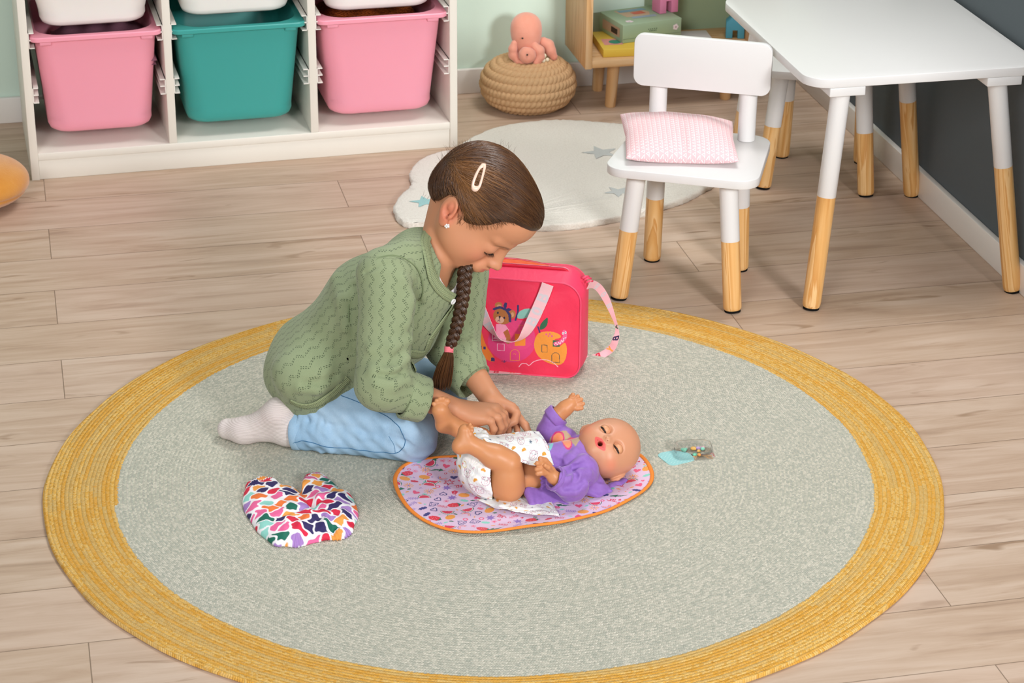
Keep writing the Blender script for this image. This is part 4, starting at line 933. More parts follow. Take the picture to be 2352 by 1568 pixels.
o = mk('hair_clip', Vv, Fq, plain('blush_enamel', 'f0cdb8', .25, .6), hair); o['label'] = 'pale pink snap clip'
# earring
p = hit(body, 1027, 517); _, n_ = snap(body, p[None], 0, 1); n_ = n_[0]; x = nrm(np.cross(n_, AU)); y = np.cross(n_, x); mb = MB()
def ball(c, r, k=12): return lathe([(max(r*math.sin(a), 1e-5), -r*math.cos(a)) for a in np.linspace(0.02, math.pi-.02, k)], k*2, c)
for a in range(5): mb.add(*ball(p+n_*.0022+(x*math.cos(a*1.2566)+y*math.sin(a*1.2566))*.0031, .0019, 8))
mb.add(*ball(p+n_*.0030, .0016, 8)); mb.mk('earring', plain('crystal', 'f6f4f2', .08, 1.0, Metallic=.25), gb)
# lashes
rs2 = np.random.RandomState(4); mLash = plain('lash_black', '1c1410', .6, .2)
for s in (-1, 1):
    mb = MB()
    for i in range(30):
        f = i/29; a = A(s*(.0180+.0235*f), .0822-.0095*f**1.3, -.0212+.0006*math.sin(f*3.1)); d = nrm(A(s*(-.10+.75*f), .75-.25*f, -.62)+rs2.normal(0, .07, 3)); l = (.0055+.0045*math.sin(f*2.6+.3))*rs2.uniform(.85, 1.1)
        P = [h(*(a+d*l*q+A(0, .0, .0020)*q*q)) for q in np.linspace(0, 1, 5)]; mb.add(*tube(P, [.00036, .0003, .00024, .00016, .00006], 4))
    P = [h(s*(.0175+.0245*f), .0817-.0098*f**1.3, -.0213+.0006*math.sin(f*3.1)) for f in np.linspace(0, 1, 14)]; P, _ = snap(body, P, .0002, 3); mb.add(*tube(P, .00045, 5)); mb.mk('eyelashes', mLash, gb)
# ================================================================== changing mat
def _mat():
    px = [(903, 1110), (915, 1080), (945, 1063), (1000, 1055), (1055, 1050), (1200, 1038), (1330, 1030), (1420, 1030), (1462, 1043), (1487, 1062), (1502, 1093), (1490, 1120), (1440, 1152), (1350, 1187), (1250, 1210), (1150, 1222), (1080, 1225), (1020, 1215), (965, 1190), (925, 1155)]
    C = spline(np.array([G(u, v, .012)[:2] for u, v in px]), 400, True); ctr = A(.04, -.09)
    # dense grid clipped to the outline: printed top
    hx = .0009; lo, hi = C.min(0), C.max(0); nx, ny = ((hi-lo)/hx).astype(int)+1; X, Y_ = np.meshgrid(lo[0]+np.arange(nx)*hx, lo[1]+np.arange(ny)*hx, indexing='ij'); Q = np.c_[X.ravel(), Y_.ravel()]
    r = np.linalg.norm(C-ctr, axis=1); a = np.arctan2(C[:, 1]-ctr[1], C[:, 0]-ctr[0]); o = np.argsort(a); qa = np.arctan2(Q[:, 1]-ctr[1], Q[:, 0]-ctr[0]); R = np.interp(qa, a[o], r[o], period=2*math.pi); f = np.linalg.norm(Q-ctr, axis=1)/R
    def hgt(x, y, f): return RUGZ+.0022+.006*sm(.72, 1.0, f)*(.55+.45*np.sin(np.arctan2(y-ctr[1], x-ctr[0])*3+.6))+.0006*np.sin(x*60+y*23)
    ins = (f < .995).reshape(nx, ny); idx = -np.ones(nx*ny, int); m = ins[:-1, :-1] & ins[1:, :-1] & ins[:-1, 1:] & ins[1:, 1:]
    i, j = np.nonzero(m); g = lambda i, j: i*ny+j; F = np.stack([g(i, j), g(i+1, j), g(i+1, j+1), g(i, j+1)], -1); used = np.unique(F); idx[used] = np.arange(len(used)); F = idx[F]; P = Q[used]; V = np.c_[P, hgt(P[:, 0], P[:, 1], f[used])]
    art = Art(P, 'dcc0da'); rs = np.random.RandomState(12)
    R_, G_, N_, T_, O_, P_, K_ = 'd02c4e', '1f6b50', '3f3f80', '86cfc0', 'eb9c45', '8f70bd', 'e8567e'
    def melon(x, y, s, a): art.poly(xf(circp(16, 180, 360), x, y, s, a), G_); art.poly(xf(circp(16, 180, 360), x, y, s*.88, a), 'f2e6ea'); art.poly(xf(circp(16, 180, 360), x, y, s*.78, a), 'd93a58')
    def lemon(x, y, s, a): art.ell(x, y, s, s*.72, O_, a); art.line(xf([(.2, .9), (0, .6)], x, y, s, a), s*.1, '4b5c55'); art.poly(xf(np.array(LEAFP)*.5+(.5, .95), x, y, s, a), 'a9c0b4')
    def berry(x, y, s, a):
        art.poly(xf([(-1, 0), (-.6, .5), (0, .62), (.6, .55), (.8, 0), (.6, -.55), (0, -.62), (-.6, -.5)], x, y, s, a), 'dd3048'); art.poly(xf([(.6, .6), (.95, .2), (1.2, 0), (.95, -.2), (.6, -.6), (.75, 0)], x, y, s, a), G_)
        for q in ((-.5, .1), (-.2, -.25), (0, .25), (.3, 0), (.2, -.35), (-.2, .05)): art.ell(*xf([q], x, y, s, a)[0], s*.055, s*.04, 'f7c9b8', a)
    def arrow(x, y, s, a): art.poly(xf([(-1, -.35), (-.2, .0), (.35, .1), (.3, -.2), (1, .22), (.45, .62), (.42, .38), (-.2, .25)], x, y, s, a), G_)
    def heart(x, y, s, a, c): art.poly(xf(HEART, x, y, s, a), c)
    def oheart(x, y, s, a, c): art.line(xf(HEART, x, y, s, a), s*.28, c, True)
    def star(x, y, s, a, c): art.poly(xf(starp(7, .45), x, y, s, a), c)
    def ostar(x, y, s, a, c): art.line(xf(starp(6, .45), x, y, s, a), s*.16, c, True)
    def leaf(x, y, s, a, c): art.poly(xf(LEAFP, x, y, s, a), c)
    def oak(x, y, s, a, c):
        for q in (-.5, 0, .5): art.ell(*xf([(q, 0)], x, y, s, a)[0], s*.38, s*(.5-.2*abs(q)), c, a)
        art.line(xf([(-1.1, 0), (.5, 0)], x, y, s, a), s*.12, c)
    def cross(x, y, s, a, c): art.line(xf([(-1, -1), (1, 1)], x, y, s*.6, a), s*.3, c); art.line(xf([(-1, 1), (1, -1)], x, y, s*.6, a), s*.3, c)
    def burst(x, y, s, a, c, n=6):
        for k in range(n): art.line(xf([(-1, 0), (1, 0)], x, y, s, a+180*k/n), s*.12, c)
    def ring(x, y, s, a, c): art.ell(x, y, s, s, c, 0, .45)
    def dots(x, y, s, a, c): art.ell(x, y, s, s, c); art.ell(x+s*2, y+s*1.2, s*.6, s*.6, c)
    def daisy(x, y, s, a, c):
        for k in range(10): art.line(xf([(.35, 0), (1, 0)], x, y, s, a+36*k), s*.17, c)
        art.ell(x, y, s*.2, s*.2, P_)
    def gem(x, y, s, a, c): art.line(xf([(-1, .3), (-.5, .7), (.5, .7), (1, .3), (0, -.8), (-1, .3), (1, .3)], x, y, s, a), s*.12, c); art.line(xf([(-.4, .3), (0, -.8), (.4, .3)], x, y, s, a), s*.09, c); art.line(xf([(-.4, .3), (0, .7), (.4, .3)], x, y, s, a), s*.09, c)
    def rain(x, y, s, a):
        for k, cc in enumerate((P_, O_, K_)): art.line(xf(circp(12, 0, 180, 1-.22*k, 1-.22*k), x, y, s, a), s*.13, cc)
    def swirl(x, y, s, a, c): art.line(xf([(-1.2, .2), (-.6, -.3), (-.1, .4), (-.5, .6), (-.4, -.2), (.5, -.2), (.6, .6), (.1, .6), (.2, -.3), (1, -.3)], x, y, s, a), s*.18, c)
    def fern(x, y, s, a, c):
        art.line(xf([(-1, 0), (1, 0)], x, y, s, a), s*.09, c)
        for k in range(6): art.line(xf([(-.8+.28*k, 0), (-.65+.28*k, .4)], x, y, s, a), s*.1, c); art.line(xf([(-.8+.28*k, 0), (-.65+.28*k, -.4)], x, y, s, a), s*.1, c)
    def lips(x, y, s, a, c): art.ell(x, y, s, s*.55, c, a); art.line(xf([(-.7, 0), (.7, 0)], x, y, s, a), s*.14, 'f0c6d4')
    def flower(x, y, s, a, c):
        for k in range(5): art.ell(*xf([(.4*math.cos(k*1.257), .4*math.sin(k*1.257))], x, y, s, a)[0], s*.3, s*.3, c)
        art.line(xf([(0, -.3), (.1, -1.4)], x, y, s, a), s*.12, c); art.line(xf([(.0, -.9), (-.4, -.7)], x, y, s, a), s*.12, c)
    big = [(melon, .0125, None), (lemon, .0095, None), (berry, .0115, None), (arrow, .0135, None), (ostar, .0095, R_), (star, .0095, P_), (melon, .0115, None), (gem, .0095, N_), (rain, .0085, None), (swirl, .0080, R_), (daisy, .0085, O_), (arrow, .0130, None), (oak, .0085, N_), (oak, .0075, 'cf2f4a'), (fern, .0100, P_), (fern, .0095, R_), (flower, .0085, R_), (oak, .0080, T_), (heart, .0075, N_), (heart, .0072, K_), (oheart, .0065, N_)]
    small = [(cross, .0032, P_), (burst, .0048, K_), (heart, .0036, K_), (heart, .0032, R_), (ring, .0034, K_), (ring, .0028, R_), (dots, .0012, 'dd6a8c'), (leaf, .0052, T_), (lips, .0058, 'd8416c'), (star, .0030, T_), (ring, .0045, K_), (cross, .0026, P_), (star, .0026, O_), (oak, .0040, G_), (leaf, .0046, O_)]
    pts = []
    k = 0
    for it in range(9000):
        p = lo+rs.rand(2)*(hi-lo); isb = it < 4000; s0 = .0165 if isb else .0082
        if all(math.hypot(p[0]-q[0], p[1]-q[1]) > (s0+q[2])*.52 for q in pts):
            pts.append((p[0], p[1], s0)); fn, s, c = (big if isb else small)[k % (21 if isb else 15)]; k += 1; an = rs.uniform(-40, 40)+(180 if rs.rand() < .4 else 0)
            fn(p[0], p[1], s, an) if c is None else fn(p[0], p[1], s, an, c)
    t = NT('printed_satin', .42, .35); t.col(t.attr('Col')); n = t.noise(t.obj(), 38, 2); t.bump(n, .15, .004); t.set('Sheen Weight', .1)
    root = mk('changing_mat', V, F, t.m, col=art.C); tag(root, 'lilac changing mat printed with fruit, bound in orange, under the doll', 'mat')
    fC = np.full(len(C), 1.0); zC = hgt(C[:, 0], C[:, 1], fC); P3 = np.c_[ctr+(C-ctr)*.988, zC]; d = nrm(A(1, 0)); out = (C-ctr)/np.linalg.norm(C-ctr, axis=1)[:, None]
    R3 = [np.c_[P3[:, :2]+out*a, P3[:, 2]+b] for a, b in ((-.0042, .0006), (-.002, .0022), (.0012, .0022), (.0030, .0004), (.0020, -.0012), (-.004, -.0012), (-.0042, .0006))]
    Vb, Fb = rings(R3, False, False); b = mk('binding', Vb, Fb, plain('orange_binding', 'ee8a35', .6, .25, nz=.08, nscale=1500, bump=.3), root)
    C2 = [np.c_[ctr+(C-ctr)*q, np.maximum(hgt(*(ctr+(C-ctr)*q).T, fC*q)-.0014, RUGZ+.0002)] for q in (.985, .95, .9, .85, .8, .76, .72, .6, .3)]; Vb, Fb = rings(C2, False, True); mk('backing', Vb, Fb, plain('mat_backing', 'e9e4e2', .8), root)
_mat()
# ================================================================== the doll
DS = 1.04
DM = icols([[-.526, .08, .846], [.789, .417, .451], [-.317, .905, -.283]]); DH = PY(1395, 1031, -.07)
dh = lambda *p: DH+DM@(A(*p)*DS)
DSH = PY(1322, 1056, -.078); DPV = PY(1180, 1094, -.088)
doll = empty('baby_doll', (DPV[0], DPV[1], RUGZ+.003), 'bald baby doll with open mouth in purple hoodie, lying on the mat', 'doll')
def vinyl(name='vinyl'):
    t = NT(name, .42, .4); t.col(t.attr('Col')); t.set('Subsurface Weight', .12); t.set('Subsurface Scale', .01); t.b.inputs['Subsurface Radius'].default_value = (1, .4, .2); return t.m
mVin = vinyl()
HS = Sdf(); E = lambda c, r, k=.01, op='u', R=None: HS.ell(dh(*c), A(*r)*DS, DM if R is None else DM@R, k*1.0, op)
E((0, -.002, .006), (.0485, .0470, .0500), 0); E((0, .012, -.016), (.0400, .0360, .0300), .02)
for s in (-1, 1):
    E((s*.020, .024, -.019), (.0185, .0180, .0165), .012); E((s*.019, .0440, .0035), (.0100, .0060, .0075), .006, 's'); E((s*.0190, .0372, .0030), (.0088, .0085, .0072), .0015)
    E((s*.0195, .0462, -.0005), (.0088, .0020, .0013), .001, 's')
E((0, .034, -.033), (.0110, .0105, .0095), .010); E((0, .038, -.019), (.014, .009, .012), .008)
E((0, .0490, -.0065), (.0050, .0052, .0042), .006); HS.cap(dh(0, .044, .002), dh(0, .048, -.006), .0028, .0035, .006)
for s in (-1, 1): E((s*.0026, .0515, -.0088), (.0010, .0018, .0009), .001, 's'); E((s*.0042, .0475, -.0078), (.0026, .0030, .0026), .003)
lipo = [(-.0112, -.0205), (-.0050, -.0165), (0, -.0168), (.0050, -.0165), (.0112, -.0205), (.0050, -.0245), (0, -.0258), (-.0050, -.0245)]
LP = [dh(x, .0450-.25*abs(x)+(-.001 if z > -.02 else -.0028), z) for x, z in lipo]
for a, b in zip(LP, LP[1:]+LP[:1]): HS.cap(a, b, .0021, .0021, .0022)
HS.cap(dh(0, .052, -.0208), dh(0, .034, -.0205), .0044, .0036, .002, 's')
for s in (-1, 1):
    RE_ = np.array(Matrix.Rotation(math.radians(8), 3, 'X') @ Matrix.Rotation(math.radians(-s*32), 3, 'Z')); q = lambda x, y, z: tuple(A(s*.0475, -.004, -.010)+RE_@A(s*x, y, z))
    E(q(.002, -.003, .001), (.0038, .0100, .0135), .004, 'u', RE_); E(q(.0062, -.002, .001), (.0040, .0068, .0098), .0015, 's', RE_); E(q(.003, .003, -.003), (.0025, .0030, .0030), .003, 'u', RE_)
HS.cap(dh(0, -.008, -.030), DSH+A(-.01, 0, 0), .022, .024, .008)
V, F = HS.mesh(.0010); L = ((V-DH)@DM)/DS
def dollcol(L):
    c = np.repeat(lin('cf9270')[None], len(L), 0)
    def bl(m, k):
        nonlocal c; c = c*(1-m[:, None])+lin(k)*m[:, None]
    for s in (-1, 1):
        d = np.linalg.norm((L-A(s*.031, .030, -.020))/(.010, .012, .009), axis=1); bl(.62*np.exp(-d*d), 'e8705c')
    dl = np.min([dseg(L[:, [0, 2]], a, b) for a, b in zip(lipo, lipo[1:]+lipo[:1])], 0); front = L[:, 1] > .028
    bl(sm(.0030, .0021, dl)*front*(np.abs(L[:, 0]) < .014), 'e2605a'); ip = poly2d(L[:, [0, 2]], np.array(lipo)) < -.0012; bl(ip*front*.7, 'b8483c'); inn = (np.hypot(L[:, 0]/.0050, (L[:, 2]+.0206)/.0050) < 1) & (L[:, 1] > .01) & (L[:, 1] < .0445); bl(inn*.85, '7a2f1c')
    for s in (-1, 1):
        x, z = L[:, 0]-s*.0190, L[:, 2]-.0030; e = np.hypot(x/.0088, z/.0068); bl(front*sm(.16, .06, np.abs(e-1.0))*.6*(z > -.004), 'a8643c'); bl(front*(e < .98)*1.0*.3, 'f0b480')
        sl = (np.abs(x) < .0086) & (np.abs(z+.0040+.06*0) < .0011+.0003*np.cos(x/.0088*1.5)) & front; bl(sl*1.0, '2a1a14')
    return c
mk('head', V, F, mVin, doll, col=dollcol(L))['label'] = 'round bald head with rosy cheeks'
dh_s = HS; mDL = plain('doll_lash', '1b1512', .6, .2); rsd = np.random.RandomState(2)
orange = 'cb8a5c'
def vpart(name, S, res=.0016, c=orange, parent=None, blush=None):
    V, F = S.mesh(res); col = np.repeat(lin(c)[None], len(V), 0)
    for p, r, k, a in (blush or []):
        m = a*np.exp(-(np.linalg.norm(V-p, axis=1)/r)**2); col = col*(1-m[:, None])+lin(k)*m[:, None]
    return mk(name, V, F, mVin, parent or doll, col=col)
S = Sdf(); S.cap(DSH, DPV+A(.012, 0, .002), .030, .0355, 0); S.ell(DPV+A(-.006, .008, .0), (.036, .040, .030), None, .02); S.plane((0, 0, RUGZ+.006), (0, 0, -1), .003); vpart('torso', S, .002)
# near leg
S = Sdf(); hp_, kn_, an_ = PY(1165, 1114, -.118), PY(1168, 1064, -.122), PY(1078, 1019, -.105)
S.cap(hp_, kn_, .0295, .0210, 0); S.ell(PY(1163, 1100, -.122), (.026, .026, .030), None, .015); S.cap(kn_, an_, .0205, .0140, .006); S.ell(kn_+(an_-kn_)*.33, (.0225, .0205, .0205), None, .01)
hl, bl_ = PY(1057, 1024, -.103), PY(1068, 989, -.098); S.ell(hl, .0128, None, .008); S.cap(hl, bl_, .0115, .0090, .008); S.cap(an_, bl_, .011, .0085, .010)
for (u, v), r in zip([(1080, 975), (1083.5, 981), (1084, 988.5), (1082, 996), (1077, 1004)], (.0032, .0033, .0035, .0038, .0054)): S.cap(bl_+(PY(u, v, -.102)-bl_)*.35, PY(u, v, -.106), r, r, .0016)
vpart('leg', S)
S = Sdf(); hp2, kn2, an2 = PY(1140, 1062, -.045), PY(1102, 1010, -.030), PY(1040, 977, -.030)
S.cap(hp2, kn2, .0285, .0205, 0); S.cap(kn2, an2, .0205, .0145, .006); hl2, bl2 = PY(1019, 975, -.030), PY(1011, 941, -.036)
S.ell(hl2, .0130, None, .008); S.cap(hl2, bl2, .0122, .0135, .008, 'u'); S.cap(an2, bl2, .011, .010, .010)
for (u, v), r in zip([(996, 927), (1003, 920), (1010.5, 916), (1018, 915), (1027, 921)], (.0034, .0036, .0038, .0040, .0058)): S.cap(bl2+(PY(u, v, -.034)-bl2)*.3, PY(u, v, -.036), r, r, .0016)
vpart('leg', S)
# arms
def dfing(S, P, r): S.chain(P, [r, r*.97, r*.85], .0016)
S = Sdf(); w_ = PY(1272, 1096, -.152); pm = PY(1260, 1082, -.152); S.cap(PY(1300, 1112, -.148), w_, .0140, .0118, 0); S.ell(pm, (.0120, .0085, .0110), None, .006)
for P in ([(1262, 1068, -.150), (1252, 1057, -.150), (1241, 1053, -.152)], [(1254, 1072, -.154), (1243, 1064, -.156), (1234, 1064, -.160)], [(1252, 1079, -.156), (1241, 1075, -.160), (1233, 1077, -.163)], [(1252, 1086, -.157), (1243, 1085, -.161), (1235, 1087, -.163)]): dfing(S, [PY(*p) for p in P], .0050)
dfing(S, [PY(1265, 1080, -.157), PY(1259, 1073, -.162), PY(1252, 1069, -.163)], .0043); vpart('arm', S, .0014)
S = Sdf(); S.cap(PY(1272, 962, -.0), PY(1298, 938, .0), .0150, .0130, 0); S.ell(PY(1311, 928, .0), (.0125, .0085, .0110), None, .006); S.cap(PY(1298, 938, 0), PY(1309, 930, 0), .012, .010, .006)
for P in ([(1310, 920, .004), (1312, 912, .004), (1316, 906, .003)], [(1316, 922, .001), (1322, 915, .001), (1327, 910, .0)], [(1319, 925, -.002), (1328, 921, -.002), (1335, 917, -.003)], [(1320, 930, -.004), (1331, 929, -.004), (1339, 927, -.005)]): dfing(S, [PY(*p) for p in P], .0043)
dfing(S, [PY(1314, 936, -.006), PY(1326, 938, -.008), PY(1336, 937, -.008)], .0042); vpart('arm', S, .0014)
# ------------------------------------------------------------------ purple hoodie
def purple():
    t = NT('purple_fleece', .6, .3); n = t.noise(t.obj(), 240, 2); f = t.noise(t.obj(), 16, 3); c = t.mix(t.m_('MULTIPLY', n, .25), t.attr('Col'), L4('b592d8')); t.col(c); t.bump(t.m_('ADD', t.m_('MULTIPLY', n, .15), t.m_('MULTIPLY', f, .9)), .35, .003); t.set('Sheen Weight', .45); t.set('Sheen Roughness', .35); return t.m
mPur = purple()
Hd = Sdf(); AX = nrm(DSH-DPV)
Hd.cap(DSH+AX*.004, DPV+AX*.048, .036, .0405, 0); sN, eN, cN = PY(1334, 1082, -.118), PY(1314, 1117, -.148), PY(1281, 1102, -.150)
Hd.cap(sN, eN, .0300, .0245, .015); Hd.cap(eN, cN, .0245, .0205, .008); sF, eF, cF = PY(1296, 1012, -.025), PY(1262, 990, .002), PY(1270, 966, .0)
Hd.cap(sF, eF, .0240, .0210, .012); Hd.cap(eF, cF, .0205, .0190, .008)
# gathered hem and loose skirt of the hoodie
hm = DPV+AX*.046; S0 = Sdf(); S0.p = list(Hd.p)
for a in np.linspace(0, 2*math.pi, 34, endpoint=False):
    x = nrm(np.cross(AX, A(0, 0, 1))); y = np.cross(AX, x); d = x*math.cos(a)+y*math.sin(a); p = hm+d*.0385; q = hm+AX*.012+d*.0395; r = hm-AX*.010+d*.0420; Hd.cap(p, q, .0026, .0020, .0025); Hd.cap(p, r, .0026, .0028, .003)
for q in ((1212, 1128, 1222, 1156), (1226, 1132, 1240, 1162), (1240, 1136, 1258, 1166), (1256, 1138, 1278, 1168), (1275, 1138, 1298, 1160)): Hd.cap(PY(q[0], q[1], -.128), PY(q[2], q[3], -.150), .0075, .0060, .010)
for pts, r in (([(1300, 1078), (1325, 1066), (1345, 1050)], .0045), ([(1292, 1068), (1310, 1050), (1322, 1035)], .004), ([(1306, 1100), (1330, 1088), (1352, 1085)], .004), ([(1290, 1130), (1320, 1128), (1345, 1112)], .004)): ridge(Hd, pts, r, .010, .002)
for pts, r in (([(1298, 1086), (1318, 1074), (1340, 1066)], .0030), ([(1318, 1108), (1322, 1098), (1324, 1090)], .0022), ([(1270, 1050), (1285, 1062), (1296, 1075)], .0025), ([(1300, 1120), (1325, 1117), (1340, 1105)], .0025)): valley(Hd, pts, r, .008, -.001)
# hood lying behind the neck
Hd.chain([PY(1336, 1010, -.045), PY(1340, 1045, -.085), PY(1352, 1085, -.110), PY(1375, 1108, -.118)], [.010, .009, .010, .010], .010)
S0 = Hd; Hd.chain([PY(1350, 1116, -.122), PY(1380, 1131, -.118), PY(1410, 1124, -.108), PY(1434, 1107, -.095)], [.013, .0110, .0105, .0080], .010); Hd.chain([PY(1345, 1122, -.130), PY(1370, 1128, -.135), PY(1398, 1122, -.13)], [.010, .010, .008], .008)
for pts, r in (([(1358, 1112), (1378, 1120), (1400, 1119), (1420, 1110)], .0040), ([(1356, 1124), (1378, 1129), (1400, 1127)], .0030)): valley(Hd, pts, r, .007, -.001)
Hd.warp = lambda P: .0007*np.sin(P@A(150, 60, 90))*np.sin(P@A(-60, 120, 50))
c = PY(1270, 1096, -.150); axn = nrm(PY(1262, 1086, -.152)-eN); Hd.cap(cN+axn*.004, cN+axn*.03, .0165, .019, .002, 's'); axf = nrm(PY(1298, 938, 0)-cF); 
Hd.cap(hm-AX*.020, hm-AX*.004, .0375, .0375, .002, 's'); Hd.plane((0, 0, RUGZ+.0035), (0, 0, -1), .002); Hd.cap(DH-AX*.002, DH, .046*DS, .046*DS, .002, 's')
V, F = Hd.mesh(.0014)
art = Art(V[:, :2], '8a60b2'); g2 = lambda u, v: G(u, v, .088)[:2]; top = (V[:, 2] > .062)
def gp(pts): return np.array([g2(*p) for p in pts])
def wing(u, v, ru, rv, a):
    P = np.array(circp(20))*(ru, rv); P = np.array([(u+x*math.cos(math.radians(a))-y*math.sin(math.radians(a)), v+x*math.sin(math.radians(a))+y*math.cos(math.radians(a))) for x, y in P]); art.poly(gp(P), 'cf1f5a'); c0 = np.array([u, v]); art.poly(gp(c0+(P-c0)*.78), 'ee8d45')
art.poly(gp([(1225, 992), (1262, 985), (1300, 984), (1330, 996), (1333, 1008), (1322, 1022), (1306, 1006), (1282, 1004), (1250, 1008)]), 'b39a62')
for u, v, a, c in ((1240, 991, 10, '33404e'), (1250, 1008, 25, '33404e'), (1262, 998, 60, 'e07a4a'), (1226, 994, 0, '58b0a0'), (1262, 1022, -50, '72c3c0'), (1250, 1018, 20, 'e58a4d')): P = xf(LEAFP, 0, 0, 14, a); art.poly(gp(P+(u, v)), c)
art.line(gp([(1240, 1006), (1266, 1008), (1280, 990), (1296, 1005)]), .0035, 'd23c7c'); wing(1280, 992, 17, 9, 5); wing(1302, 1012, 15, 11, 50); wing(1314, 998, 13, 8, -5); art.line(gp([(1282, 1000), (1300, 1004)]), .0022, '33304e')
col = np.where(top[:, None], art.C, lin('8a60b2')); mk('hoodie', V, F, mPur, doll, col=col)['label'] = 'purple hoodie with butterfly print'
def dcuff(a, b, r, L, parent, wall=.0025):
    ax = nrm(b-a); x = nrm(-AF-ax*(-AF@ax)); y = np.cross(ax, x); n = 48; t = np.arange(n)*2*math.pi/n; R = []
    for z, q in ((-L/2, r*.86), (-L*.5, r*1.0), (-L*.3, r*1.04), (L*.35, r*1.06), (L/2, r*1.02), (L*.5, r-wall), (L*.2, r-wall*1.4), (-L*.3, r-wall*1.5)): R.append(a+(ax*z)[None]+np.outer(np.cos(t)*q*(1+.02*np.sin(3*t)), x)+np.outer(np.sin(t)*q, y))
    V, F = rings(R, False, False); mk('cuff', V, F, mPur, parent, col=np.repeat(lin('8a60b2')[None], len(V), 0))
hood = [o for o in doll.children if o.name.startswith('hoodie')][0]
dcuff(PY(1276, 957, .0), PY(1298, 938, 0), .0200, .016, hood); dcuff(cN+axn*.004, cN+axn*.03, .0205, .008, hood, .003)
# ------------------------------------------------------------------ diaper
def diap():
    t = NT('diaper_sheet', .38, .4); n = t.noise(t.obj(), 34, 4, .65, 1.0); f = t.noise(t.obj(), 120, 2, .6, .8); t.col(t.attr('Col')); t.bump(t.m_('ADD', n, t.m_('MULTIPLY', f, .3)), .55, .006); t.set('Subsurface Weight', .15); t.set('Subsurface Scale', .01); return t.m
mDia = diap()
def motifs(P2, seed, step=.0125, scale=1.0):
    P2 = P2/1.65; a = Art(P2, 'f1eeec'); rs = np.random.RandomState(seed); lo, hi = P2.min(0), P2.max(0); k = seed; y = lo[1]; row = 0
    while y < hi[1]+.01:
        x = lo[0]+(row % 2)*step/2
        while x < hi[0]+.01:
            cx, cy, rr, m = x+rs.normal(0, .001), y+rs.normal(0, .001), rs.uniform(-50, 50), k % 7; k += 3 if rs.rand() < .5 else 1
            if m in (0, 4):
                for q in ((-.0032, .0026), (.0032, .0026)): a.line(xf(circp(9, 0, 360, .0013, .0013), cx+q[0], cy+q[1], 1, 0), .0005, 'c4a0b0')
                a.line(xf(circp(20, 0, 360, .0042, .0040), cx, cy, 1, rr), .00055, 'c092a4'); a.line(xf(circp(12, 0, 360, .0017, .0013), cx, cy-.0012, 1, rr), .0005, 'd8a4b0'); a.ell(cx-.0015, cy+.001, .0005, .0005, '555a70'); a.ell(cx+.0015, cy+.001, .0005, .0005, '555a70')
            elif m in (1, 5): a.poly(xf(circp(10, 0, 180), cx, cy, .0028, rr), 'e6a03c')
            elif m == 2: a.line(xf(circp(16, 20, 340, .0030, .0025), cx, cy, 1, rr), .0006, 'dcc06a'); a.ell(cx+.002, cy, .0008, .0008, 'd8708a')
            elif m == 3: [a.line(xf([(-.0016, 0), (.0016, 0)], cx, cy, 1, rr+60*q), .0006, '45607a') for q in range(3)]
            else: a.line(xf([(-.002, 0), (0, .0015), (.001, 0), (0, -.001), (.002, -.001)], cx, cy, 1, rr), .0005, 'd49aac')
            x += step
        y += step*.82; row += 1
    return a.C
Dp = Sdf(); BC = PY(1137, 1076, -.078)
Dp.ell(BC, (.062, .062, .052), None, 0); Dp.ell(BC+A(-.020, .01, .018), (.042, .048, .045), None, .01)
DU = Sdf(); DU.p = list(Dp.p); DU.warp = lambda P: .0012*np.sin(P@A(190, 260, 90)+2*np.sin(P@A(60, -80, 100)))
Dp.p = [(k, (D[0], D[1]+.003, D[2]), op, kk) for k, D, op, kk in Dp.p]; Dp.p.append(('f', DU, 'i', 0)); Dp.p.append(('f', lambda P: -(DU(P)+.0026), 'i', 0))
Dp.p.append(('p', (BC+A(.018, 0, .010), nrm(A(1, 0, .55))), 'i', .002)); Dp.cap(hp_+A(.004, -.004, -.006), kn_+A(0, -.03, .02), .0325, .034, .004, 's'); Dp.cap(kn2+A(.03, 0, -.02), kn2+(an2-kn2)*.5, .024, .024, .004, 's')
Dp.plane((0, 0, RUGZ+.0035), (0, 0, -1), .001)
V, F = Dp.mesh(.0012); q = V-BC; sph = np.c_[np.arctan2(q[:, 1], -q[:, 0])*.058, np.arctan2(q[:, 2], np.hypot(q[:, 0], q[:, 1]))*.055+.1]
nap = mk('diaper', V, F, mDia, doll, col=motifs(sph, 3)); nap['label'] = 'white printed diaper being fastened'
